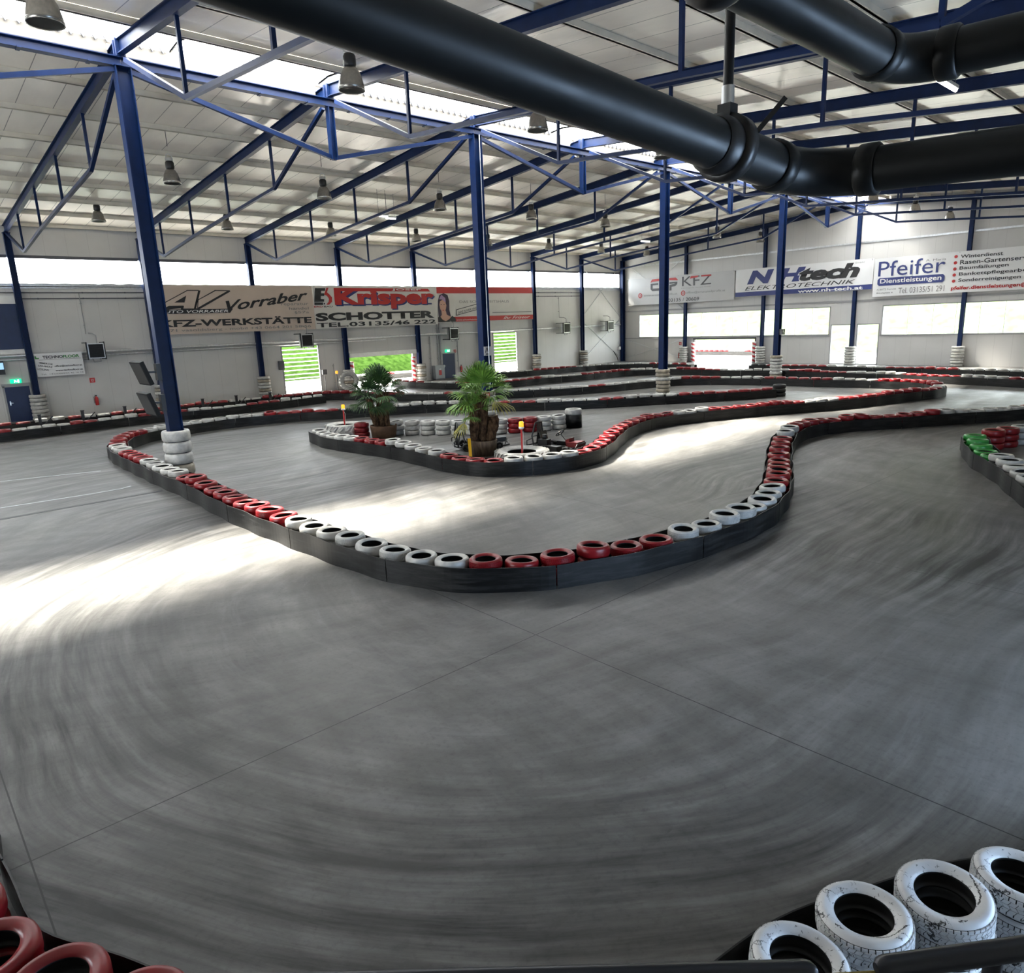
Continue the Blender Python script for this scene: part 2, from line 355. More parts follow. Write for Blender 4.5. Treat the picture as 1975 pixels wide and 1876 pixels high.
LOC = {}
def wloc(o):
    p = Vector((0,0,0))
    while o: p = p+o.location; o = o.parent
    return p
def tag(o, label=None, cat=None, group=None, kind=None):
    if label: o['label'] = label
    if cat: o['category'] = cat
    if group: o['group'] = group
    if kind: o['kind'] = kind
    return o
def empty(name, loc, label=None, cat=None, group=None):
    o = bpy.data.objects.new(name, None); col.objects.link(o); o.location = loc; o.empty_display_size = .1
    return tag(o, label, cat, group)
def copy_tree(o, parent=None, loc=None, rotz=None):
    c = o.copy(); col.objects.link(c)
    if parent: c.parent = parent
    if loc is not None: c.location = loc
    if rotz is not None: c.rotation_euler = (0, 0, rotz)
    for ch in list(o.children): copy_tree(ch, c)
    return c
ORD = ['first','second','third','fourth','fifth','sixth','seventh','eighth','ninth','tenth','eleventh','twelfth','thirteenth','fourteenth','fifteenth','sixteenth','seventeenth','eighteenth','nineteenth','twentieth','twenty-first','twenty-second','twenty-third','twenty-fourth']
def structure(o): o['kind'] = 'structure'; return o

# ================================================================== THE SETTING
YW, XE, YR = 47.0, 59.0, 23.4          # left wall, end wall, ridge line
FR = [0.48+6.48*k for k in range(10)]   # frame lines along the hall: .48 ... 58.8
def ztop(y): return 12.42-.089*abs(y-YR)   # top of the rafters

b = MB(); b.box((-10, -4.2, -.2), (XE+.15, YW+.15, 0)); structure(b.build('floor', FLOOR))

def wall(axis, pos, thick, u0, u1, z1, holes, name, mt):
    """panel wall with rectangular holes (u0,u1,z0,z1); axis 'x' runs along x at y=pos"""
    us = sorted({u0, u1, *[h[0] for h in holes], *[h[1] for h in holes]}); zs = sorted({0, z1, *[h[2] for h in holes], *[h[3] for h in holes]})
    b = MB()
    for a, c in zip(us, us[1:]):
        run = None
        for d, e in zip(zs, zs[1:]):
            mu, mz = (a+c)/2, (d+e)/2
            solid = not any(h[0] < mu < h[1] and h[2] < mz < h[3] for h in holes)
            if solid:
                run = (run[0], e) if run else (d, e)
            if run and (not solid or e == zs[-1]):
                if axis == 'x': b.box((a, pos, run[0]), (c, pos+thick, run[1]))
                else: b.box((pos, a, run[0]), (pos+thick, c, run[1]))
                run = None
    return b, name, mt
strip = (-8, 58.35, 7.36, 8.74)
b, n, m = wall('x', YW, .15, -10, XE, 10.5, [strip, (21.55, 24.4, 0, 3.33), (40.98, 43.85, 0, 3.55), (26.7, 32.5, 0, 2.25)], 'wall_left', WALLX)
structure(b.build(n, m))
b, n, m = wall('y', XE, .15, -4.2, YW+.15, 10.5, [(25.7, 44.9, 2.40, 4.57), (32.2, 38.4, 0, 2.14), (23.98, 25.5, .06, 3.14), (21.82, 23.42, .06, 3.14), (-1.0, 21.6, 2.33, 4.5)], 'wall_end', WALLY)
b.prism([(XE, -4.2, 10.5), (XE, YW+.15, 10.5), (XE, YR, 12.65)], (.15, 0, 0)); structure(b.build(n, m))
b, n, m = wall('x', -4.2, .15, -10, XE, 10.5, [(5, 13, .3, 3.5)], 'wall_right', WALLX); structure(b.build(n, m))
b, n, m = wall('y', -10.15, .15, -4.2, YW+.15, 10.5, [(11, 20, .4, 4.4), (28, 44, 7.36, 8.74)], 'wall_back', WALLY)  # low opening added out of view to brighten the near roof slope
b.prism([(-10.15, -4.2, 10.5), (-10.15, YW+.15, 10.5), (-10.15, YR, 12.65)], (.15, 0, 0)); structure(b.build(n, m))

# roof: panels on the purlins, a skylight strip on the near side of the ridge
def roofz(y): return ztop(y)+.20
b = MB(); y0, y1 = 24.08, YW+2.0  # eave carried past the wall, added to keep sun off the left floor
b.prism([(-10.2, y0, roofz(y0)), (-10.2, y1, roofz(y1)), (-10.2, y1, roofz(y1)+.1), (-10.2, y0, roofz(y0)+.1)], (XE+10.6, 0, 0)); structure(b.build('ceiling_left_slope', ROOFM))
b = MB(); y0, y1 = 21.78, -4.6
b.prism([(-10.2, y0, roofz(y0)), (-10.2, y1, roofz(y1)), (-10.2, y1, roofz(y1)+.1), (-10.2, y0, roofz(y0)+.1)], (XE+10.6, 0, 0)); structure(b.build('ceiling_right_slope', ROOFM))
CURB = P('dark_cream_curb_paint', (.10, .088, .074), .6)  # cream darkened evenly to hold the curb below white
# cream ridge curb between the rafters, below the far edge of the skylight
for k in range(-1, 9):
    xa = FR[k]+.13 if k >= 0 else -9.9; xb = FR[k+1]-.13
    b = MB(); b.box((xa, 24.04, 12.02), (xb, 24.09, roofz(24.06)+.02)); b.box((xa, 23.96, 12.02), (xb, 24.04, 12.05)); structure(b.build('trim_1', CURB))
# ridge skylight: ribbed clear sheets alternating with flat frosted ones
def skylight(x0, x1, mt, ribbed, idx):
    b = MB(); prof = [(21.62, roofz(21.62)+.10), (23.40, roofz(23.40)+.10), (24.25, roofz(24.25)+.10)]
    if ribbed:
        xs = []; x = x0
        while x < x1-1e-6:
            for dx, dz in ((0, 0), (.05, .05), (.16, .05), (.21, 0)):
                if x+dx < x1: xs.append((x+dx, dz))
            x += .30
        xs.append((x1, 0))
    else: xs = [(x0+.02, 0), (x1-.02, 0)]
    vs = [(x, y, z+dz) for x, dz in xs for y, z in prof]
    b.add(vs, [(3*i+j, 3*i+j+1, 3*i+j+4, 3*i+j+3) for i in range(len(xs)-1) for j in (0, 1)])
    o = structure(b.build('window_%d' % idx, mt))
    f = MB(); za = lambda y: roofz(y)+.07
    for xx in (x0, x1):
        f.bar((xx, 21.7, za(21.7)), (xx, 23.4, za(23.4)), .05, .06); f.bar((xx, 23.4, za(23.4)), (xx, 24.2, za(24.2)), .05, .06)
    if not ribbed:
        k = x0+1.08
        while k < x1-.3: f.bar((k, 21.7, za(21.7)+.015), (k, 23.4, za(23.4)+.015), .014, .02, 1); f.bar((k, 23.4, za(23.4)+.015), (k, 24.2, za(24.2)+.015), .014, .02, 1); k += 1.08
    f.build('window_frame', [WHITEP, DGREY], o)
    if ribbed:      # dark profile fillers between the ribs along both edges
        f = MB(); x = x0
        while x < x1-.3:
            for y, sg in ((23.97, 1),):
                z = roofz(y)+.10
                f.prism([(x+.15, y, z-.0), (x+.36, y, z-.0), (x+.255, y, z-.16)], (0, .05*sg, 0))
            if int((x-x0)/.3+.5) % 4 == 3: f.bar((x+.255, 21.8, roofz(21.8)+.088), (x+.255, 23.4, roofz(23.4)+.088), .012, .012)
            x += .30
        f.build('profile_filler', DGREY, o)
for i, (xa, xb, rib) in enumerate([(-9.9, 8.6, 1), (8.6, 13.5, 0), (13.5, 25.0, 1), (25.0, 28.2, 0), (28.2, 34.4, 1), (34.4, 38.2, 0), (38.2, 46.0, 1), (46.0, 49.0, 0), (49.0, 55.4, 1), (55.4, 58.9, 2)]):
    skylight(xa, xb, {0: FROST, 1: POLY, 2: FROST}[rib], rib, i+1)  # end sheet frosted to soften the sun patch on the end wall

# left strip windows between the wall columns, with scalloped sill sheet below
for k in range(len(FR)-1):
    xa, xb = FR[k]+.16, FR[k+1]-.16
    if k == len(FR)-2: xb = 58.3
    b = MB(); b.box((xa, YW+.05, 7.36), (xb, YW+.062, 8.74)); o = structure(b.build('window_%d' % (11+k), POLY))
    f = MB(); f.box((xa, YW-.02, 8.70), (xb, YW+.06, 8.78)); f.box((xa, YW+.03, 7.32), (xb, YW+.09, 7.38)); f.build('window_frame', DGREY, o)
b = MB(); x = -8; vs = []; n = 0
while x < 58.4:
    vs += [(x, YW-.03, 7.20), (x, YW-.03, 7.37+.03*abs(sin(x*pi/1.1)))]; x += .11; n += 1
b.add(vs, [(2*i, 2*i+2, 2*i+3, 2*i+1) for i in range(n-1)])
b.box((-8, YW-.03, 7.12), (58.4, YW, 7.24)); structure(b.build('trim_2', GALV))

# end wall windows
def end_window(ya, yb, za, zb, mull, idx, sill=True):
    b = MB(); b.box((XE+.06, ya, za), (XE+.07, yb, zb)); o = structure(b.build('window_%d' % idx, GLASS))
    f = MB()
    f.box((XE-.03, ya-.06, za-.06), (XE+.1, yb+.06, za+.02)); f.box((XE-.03, ya-.06, zb-.02), (XE+.1, yb+.06, zb+.06))
    f.box((XE-.03, ya-.06, za), (XE+.1, ya+.02, zb)); f.box((XE-.03, yb-.02, za), (XE+.1, yb+.06, zb))
    f.build('window_frame', GREYP, o)
    if mull:
        for y in mull: g = MB(); g.box((XE+.04, y-.012, za), (XE+.09, y+.012, zb)); g.build('mullion', GREYP, o)
end_window(25.7, 44.9, 2.40, 4.57, [27.15, 28.6, 30.05, 31.4, 33.0, 34.5, 36.1, 37.7, 39.3, 40.9, 42.5], 21)
end_window(-1.0, 21.6, 2.33, 4.50, [0.5, 2.5, 4.5, 6.5, 8.5, 10.4, 12.0, 13.6, 15.1, 16.6, 18.1, 19.8], 22)
end_window(23.98, 25.5, .06, 3.14, None, 23)
end_window(21.82, 23.42, .06, 3.14, None, 24)
for i, (xa, xb) in enumerate([(5, 9), (9.05, 13)]):
    b = MB(); b.box((xa, -4.15, .3), (xb, -4.14, 3.5)); structure(b.build('window_%d' % (25+i), TINT))  # unseen window sized to light the near corner, with added blue tint
for i, (ya, yb, za, zb) in enumerate([(11, 20, .4, 4.4), (28, 44, 7.36, 8.74)]):
    b = MB(); b.box((-10.1, ya, za), (-10.09, yb, zb)); structure(b.build('window_%d' % (28+i), POLY))  # unseen back glazing; the low pane is added to light the roof

# louvred gate leaves in the left wall openings (outside is seen between the slats)
def louvre(xa, xb, zt, idx):
    root = structure(bpy.data.objects.new('door_%d' % idx, None)); col.objects.link(root); root.location = (xa, YW, 0)
    f = MB()
    f.box((xa, YW-.04, 0), (xa+.07, YW+.08, zt)); f.box((xb-.07, YW-.04, 0), (xb, YW+.08, zt)); f.box((xa, YW-.04, zt-.06), (xb, YW+.08, zt)); f.box((xa, YW-.04, 0), (xb, YW+.08, .06))
    f.build('door_frame', GREYP, root)
    s = MB(); z = .22
    while z < zt-.1: s.bar((xa+.07, YW+.03, z), (xb-.07, YW+.03, z), .12, .035, 0, (0, .55, .83)); z += .285
    s.build('louvre_slats', WHITEP, root)
louvre(21.55, 24.4, 3.33, 1); louvre(40.98, 43.85, 3.55, 2)
# sectional garage gate, rolled up: housing and its bottom rail
root = structure(bpy.data.objects.new('door_3', None)); col.objects.link(root); root.location = (26.7, YW, 0)
f = MB(); f.box((26.65, YW-.35, 2.25), (32.62, YW, 2.56)); f.build('roller_housing', WHITEP, root)
f = MB(); f.box((26.7, YW-.06, 0), (26.78, YW+.1, 2.25)); f.box((32.42, YW-.06, 0), (32.5, YW+.1, 2.25)); f.build('door_frame', GREYP, root)
root = structure(bpy.data.objects.new('door_4', None)); col.objects.link(root); root.location = (XE, 35, 0)
f = MB(); f.box((XE-.12, 32.1, 2.1), (XE, 38.5, 2.28)); f.box((XE-.06, 32.12, 0), (XE+.1, 32.2, 2.14)); f.box((XE-.06, 38.4, 0), (XE+.1, 38.48, 2.14)); f.build('door_frame', DGREY, root)
# blue escape doors
def blue_door(xa, xb, zt, idx, handle):
    root = structure(bpy.data.objects.new('door_%d' % idx, None)); col.objects.link(root); root.location = (xa, YW, 0)
    f = MB(); f.box((xa, YW-.07, .03), (xb, YW-.02, zt)); f.build('door_leaf', BLUEDOOR, root)
    f = MB(); f.box((xa-.08, YW-.09, 0), (xa, YW, zt+.08)); f.box((xb, YW-.09, 0), (xb+.08, YW, zt+.08)); f.box((xa-.08, YW-.09, zt), (xb+.08, YW, zt+.08)); f.build('door_frame', GREYP, root)
    f = MB(); hx = handle; f.box((hx-.03, YW-.085, .93), (hx+.03, YW-.07, 1.15)); f.bar((hx, YW-.12, 1.06), (hx+.13, YW-.12, 1.06), .02, .02); f.bar((hx, YW-.07, 1.06), (hx, YW-.13, 1.06), .02, .02); f.build('door_handle', CHROME, root)
blue_door(5.58, 6.72, 1.92, 5, 5.72)
blue_door(35.36, 36.6, 2.03, 6, 35.5)
# big blue gate panel high on the left wall with its white head rail
b = MB(); b.box((3.6, YW-.08, 3.92), (6.82, YW-.02, 6.32)); g = structure(b.build('door_7', BLUEDOOR))
f = MB(); f.box((3.5, YW-.12, 6.32), (6.9, YW-.01, 6.75)); f.box((3.5, YW-.12, 3.66), (6.9, YW-.01, 3.92)); f.build('door_rail', WHITEP, g)
b = MB(); b.box((5.45, YW-.10, 1.98), (6.9, YW-.02, 2.10)); b.box((6.82, YW-.06, 1.98), (6.9, YW, 3.66)); structure(b.build('trim_3', GREYP))

# ------------------------------------------------------------------ steelwork
WALLC = {}
def column(name, x, y, z0, z1, wx, wy, label, group):
    r = empty(name, (x, y, 0), label, 'column', group)
    b = MB()
    b.box((x-wx/2, y-wy/2, z0), (x-wx/2+.025, y+wy/2, z1)); b.box((x+wx/2-.025, y-wy/2, z0), (x+wx/2, y+wy/2, z1)); b.box((x-wx/2+.025, y-.012, z0), (x+wx/2-.025, y+.012, z1))
    b.build('column_shaft', BLUE, r)
    b = MB(); b.box((x-wx/2-.06, y-wy/2-.05, 0), (x+wx/2+.06, y+wy/2+.05, .03)); b.build('base_plate', BLUE, r)
    b = MB(); b.box((x-wx/2-.03, y-wy/2-.03, z1-.03), (x+wx/2+.03, y+wy/2+.03, z1)); b.build('head_plate', BLUE, r)
    return r
RC = [6.96, 19.92, 32.88, 45.84]
for i, x in enumerate(RC):
    column('steel_column', x, YR, .02, 11.74, .42, .34, '%s blue steel column from the left in the row under the skylight' % ORD[i], 'ridge columns')
for k in range(1, 9):
    column('steel_column', FR[k], YW-.30, .02, 9.95, .30, .28, '%s blue steel column from the left against the long window wall' % ORD[k-1], 'left wall columns')
column('steel_column', 58.62, YW-.22, .02, 10.0, .34, .34, 'blue steel column in the far corner where both walls meet', 'corner column')
GC = [39.3, 31.4, 23.7, 16.1, 8.3, .5]
for i, y in enumerate(GC[:4]):
    column('steel_column', 58.70, y, .02, ztop(y)-.36, .26, .26, '%s blue steel column from the left against the end wall' % ORD[i], 'end wall columns')

def slope_pts(x, ya, yb, dz): return (x, ya, ztop(ya)+dz), (x, yb, ztop(yb)+dz)
def truss(x, side, label, chord=True):
    r = empty('roof_truss', (x, YR, 0), label, 'roof truss', 'roof trusses')
    sgn = 1 if side == 'L' else -1
    ya, yb = (YR+.12, YW-.05) if sgn > 0 else (YR-.12, -4.0)
    b = MB(); p, q = slope_pts(x, ya, yb, -.19); b.ibeam(p, q, .19, .38); b.build('rafter', BLUE, r)
    b = MB(); b.box((x-.12, ya-.02*sgn, ztop(ya)-.42), (x+.12, ya+.02*sgn, ztop(ya)+.02)); b.box((x-.12, ya-.06*sgn, ztop(ya)-.42), (x+.12, ya-.03*sgn, ztop(ya)+.02))
    b.build('end_plate', BLUE, r)
    if not chord: return r
    hy = [YR+sgn*d for d in (4.85, 9.6, 14.4, 19.2)]
    hz = [9.87, 9.50, 9.10, 8.60]
    if sgn < 0: hy = [YR-d for d in (4.6, 9.4, 14.2, 19.0)]
    pts = [(x, YR+sgn*.45, 11.80), *[(x, y, z) for y, z in zip(hy, hz)], (x, YR+sgn*23.4, 10.0)]
    b = MB()
    for p, q in zip(pts, pts[1:]): b.bar(p, q, .12, .12)
    b.build('bottom_chord', BLUE, r)
    for y, z in zip(hy, hz):
        b = MB(); b.bar((x, y, z), (x, y, ztop(y)-.36), .09, .09, 0, (0, 1, 0)); b.build('hanger', BLUE, r)
    return r
for k in range(1, 9):
    truss(FR[k], 'L', '%s blue trussed rafter from the left over the window wall side' % ORD[k-1])
    truss(FR[k], 'R', '%s blue trussed rafter from the left on the near side of the skylight' % ORD[k-1])
truss(58.75, 'L', 'blue sloping rafter along the end wall, left of the ridge', False)
truss(58.75, 'R', 'blue sloping rafter along the end wall, right of the ridge', False)

# ridge girders: beam under the skylight, trussed between the columns
spans = [(-6.0, 6.96), (6.96, 19.92), (19.92, 32.88), (32.88, 45.84), (45.84, 58.8)]
for i, (xa, xb) in enumerate(spans):
    r = empty('ridge_girder', (xa, YR, 0), '%s blue trussed girder from the left, running lengthwise under the skylight' % ORD[i], 'girder', 'ridge girders')
    xm = (xa+xb)/2
    b = MB(); b.ibeam((xa+.005, YR, 11.85), (xb-.005, YR, 11.85), .24, .26); b.build('beam', BLUE, r)
    for xx, yy in ((xa, xm), (xm, xb)):
        b = MB(); p, q = ((xx+.15, YR, 11.66), (yy, YR, 10.1)) if yy == xm else ((xx, YR, 10.1), (yy-.15, YR, 11.66))
        b.bar(p, q, .12, .13); b.build('tie_bar', BLUE, r)
    b = MB(); b.ibeam((xm, YR, 10.05), (xm, YR, 11.76), .22, .22, (1, 0, 0)); b.build('post', BLUE, r)
    b = MB()
    b.box((xa+.01, YR+.125, 11.72), (xb-.01, YR+.14, 11.80))
    x = xa+.8
    while x < xb-.5: b.box((x-.05, YR-.15, 11.70), (x+.05, YR+.16, 11.745)); x += 1.62
    b.build('clip_rail', BLUE, r)
    b = MB(); b.bar((xa+.25, YR+.08, 11.72), (xm-.2, YR+.08, 10.3), .02, .02); b.build('cable', DGREY, r)

PY_L = [24.2, 27.0, 29.85, 32.7, 35.55, 38.4, 41.3, 44.15, 46.85]
PY_R = [21.80, 19.0, 16.2, 13.4, 10.5, 7.7, 4.85, 2.0, -.9, -3.8]
for i, y in enumerate(PY_L):
    b = MB(); z = ztop(y)+.003
    b.box((-10, y-.035, z), (58.95, y+.035, z+.19)); b.box((-10, y-.08, z), (58.95, y+.08, z+.012))
    tag(b.build('roof_purlin', CREAM, None, (-10, y, z)), '%s cream roof purlin counted from the ridge towards the window wall' % ORD[i], 'purlin', 'purlins over the window wall side')
for i, y in enumerate(PY_R):
    b = MB(); z = ztop(y)+.003
    b.box((-10, y-.035, z), (58.95, y+.035, z+.19)); b.box((-10, y-.08, z), (58.95, y+.08, z+.012))
    tag(b.build('roof_purlin', CREAM, None, (-10, y, z)), '%s cream roof purlin counted from the skylight towards the camera side' % ORD[i], 'purlin', 'purlins on the near side')

# girts on the end wall
for i, z in enumerate((9.35, 4.98, 2.28)):
    b = MB(); ya = 46.7
    if z == 2.28:
        b.box((XE-.07, 38.6, z-.05), (XE-.005, ya, z+.05)); b.box((XE-.07, 25.6, z-.05), (XE-.005, 32.0, z+.05)); b.box((XE-.07, -4, z-.05), (XE-.005, 21.7, z+.05))
    else: b.box((XE-.07, -4, z-.07), (XE-.005, ya, z+.07))
    o = structure(b.build('trim_%d' % (4+i), GALV if z > 9 else GREYP))
b = MB(); b.box((58.4, YW-.03, 8.8), (58.9, YW, 8.9)); b.box((-10, YW-.04, 8.76), (58.6, YW-.005, 8.86)); structure(b.build('trim_7', DGREY))

# cross bracing rods in the far corner bays
def rods(pairs, label, nm='bracing_rod'):
    for (p, q), lb in zip(pairs, label):
        b = MB(); b.tube([p, q], .022, 8); tag(b.build(nm, GALV, None, p), lb, 'rod', 'wind bracing')
y = YW-.06
rods([((52.5, y, 9.5), (58.4, y, 4.5)), ((58.4, y, 9.5), (52.5, y, 4.5)), ((52.5, y, 4.3), (58.4, y, .4)), ((58.4, y, 4.3), (52.5, y, .4))],
     ['thin steel rod falling right in the upper bracing cross of the far left corner', 'thin steel rod rising right in the upper bracing cross of the far left corner', 'thin steel rod falling right in the lower bracing cross of the far left corner', 'thin steel rod rising right in the lower bracing cross of the far left corner'])
x = XE-.1
rods([((x, 46.6, 9.7), (x, 39.5, 4.9)), ((x, 39.5, 9.9), (x, 46.6, 4.9)), ((x, 46.6, 2.2), (x, 39.5, .3)), ((x, 39.5, 2.2), (x, 46.6, .3))],
     ['thin rod falling right behind the grey sign on the end wall', 'thin rod rising right behind the grey sign on the end wall', 'thin rod falling right low on the end wall near the corner', 'thin rod rising right low on the end wall near the corner'])

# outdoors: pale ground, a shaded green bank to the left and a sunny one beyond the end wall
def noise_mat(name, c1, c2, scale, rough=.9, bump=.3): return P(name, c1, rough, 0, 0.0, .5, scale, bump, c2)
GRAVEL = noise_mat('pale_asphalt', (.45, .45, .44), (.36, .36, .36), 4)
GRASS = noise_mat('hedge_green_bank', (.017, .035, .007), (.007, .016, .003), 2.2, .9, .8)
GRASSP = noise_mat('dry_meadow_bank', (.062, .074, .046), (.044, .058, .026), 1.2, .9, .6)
b = MB(); b.box((-40, YW+.15, -.25), (130, 120, -.02)); b.box((XE+.15, -40, -.25), (130, YW+.15, -.02)); structure(b.build('floor_outside', GRAVEL))
def bank(pts_fn, nu, nv, name, mt):
    vs = [pts_fn(i/nu, j/nv) for i in range(nu+1) for j in range(nv+1)]
    b = MB(); b.add(vs, [(i*(nv+1)+j, (i+1)*(nv+1)+j, (i+1)*(nv+1)+j+1, i*(nv+1)+j+1) for i in range(nu) for j in range(nv)], 0, True)
    o = b.build(name, mt); return structure(o)
rb = random.Random(3)
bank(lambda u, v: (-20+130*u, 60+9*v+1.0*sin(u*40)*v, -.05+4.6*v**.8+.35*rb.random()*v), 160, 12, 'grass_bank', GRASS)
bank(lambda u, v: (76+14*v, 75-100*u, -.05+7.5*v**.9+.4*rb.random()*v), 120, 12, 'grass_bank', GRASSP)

# ================================================================== TYRES AND BARRIERS
PAINT = {'R': RED, 'W': WHT, 'G': GRN, 'K': RUB, 'B': BEIGE}
CNAME = {'R': 'red', 'W': 'white', 'G': 'green', 'K': 'black', 'B': 'grubby beige'}
def tyre_profile(R, h, rin):
    a = [(R*.975, h*.14), (R, h*.30), (R, h*.70), (R*.975, h*.86), (R*.90, h*.985), (R*.80, h*.99), (R*.70, h*.90), (R*rin, h*.84)]
    c = [(R*rin, h*.76), (R*.74, h*.74), (R*.90, h*.60), (R*.90, h*.40), (R*.74, h*.26), (R*rin, h*.24), (R*rin, h*.16), (R*.70, h*.10), (R*.80, h*.01), (R*.90, h*.015)]
    return a+c, [0]*7+[1]*7+[0]*4
_tm = {}
def tyre_mesh(c, R=.29, h=.19, n=28, rin=.62, style=0):
    k = (c, R, h, n, rin, style)
    if k in _tm: return _tm[k]
    prof, mm = tyre_profile(R, h, rin)
    b = MB()
    if style == 0:
        b.lathe(prof, n, closed=True, mats=mm)
    else:
        # grooved tread: blocks separated by zigzag sipes
        b.lathe(prof, n, closed=True, mats=([1, 1, 1]+mm[3:]) if style in (1, 3) else mm)
        nb = 44 if style == 1 else 54
        rows = [(.285, .425), (.445, .555), (.575, .715)]
        for ri, (za, zb) in enumerate(rows):
            for i in range(nb):
                t0 = 2*pi*(i+.5*(ri % 2))/nb; t1 = t0+2*pi/nb*(.88 if style in (1, 3) else .80); sk = 2*pi/nb*.35*(1 if ri != 1 else -1)
                vs = []
                for rr in (R*.985, R*1.022):
                    for t, z in ((t0, za), (t1, za), (t1+sk, zb), (t0+sk, zb)): vs.append((rr*cos(t), rr*sin(t), h*z))
                b.hexa(vs, 0)
        for sz0, sz1 in ((.16, .29), (.71, .84)):
            for i in range(nb):
                t0 = 2*pi*i/nb; t1 = t0+2*pi/nb*.82; vs = []
                for rr0, rr1 in ((.955, .975), (1.005, 1.0)):
                    zs = (sz0, sz1) if sz0 > .5 else (sz1, sz0)
                    vs += [(R*rr1*(1.0)*cos(t0), R*rr1*sin(t0), h*zs[0]), (R*rr1*cos(t1), R*rr1*sin(t1), h*zs[0]), (R*rr0*cos(t1), R*rr0*sin(t1), h*zs[1]), (R*rr0*cos(t0), R*rr0*sin(t0), h*zs[1])]
                b.hexa(vs, 0)
    if style == 3:      # bare inside: only the outer tread is painted
        b.m = [1 if max(hypot(b.v[i].x, b.v[i].y) for i in f) < R*.93 else m_ for f, m_ in zip(b.f, b.m)]
    me = b.mesh('tyre', [WORN if c == 'X' else PAINT[c], RUB]); _tm[k] = me
    return me
TY = []      # every tyre wanted: (x, y, ztop, colour, R, h, tilt, label, group, style)
def want(x, y, zt, c, R=.29, h=.19, tilt=0, label='', group='', style=0, far=0): TY.append([x, y, zt, c, R, h, tilt, label, group, style, far])

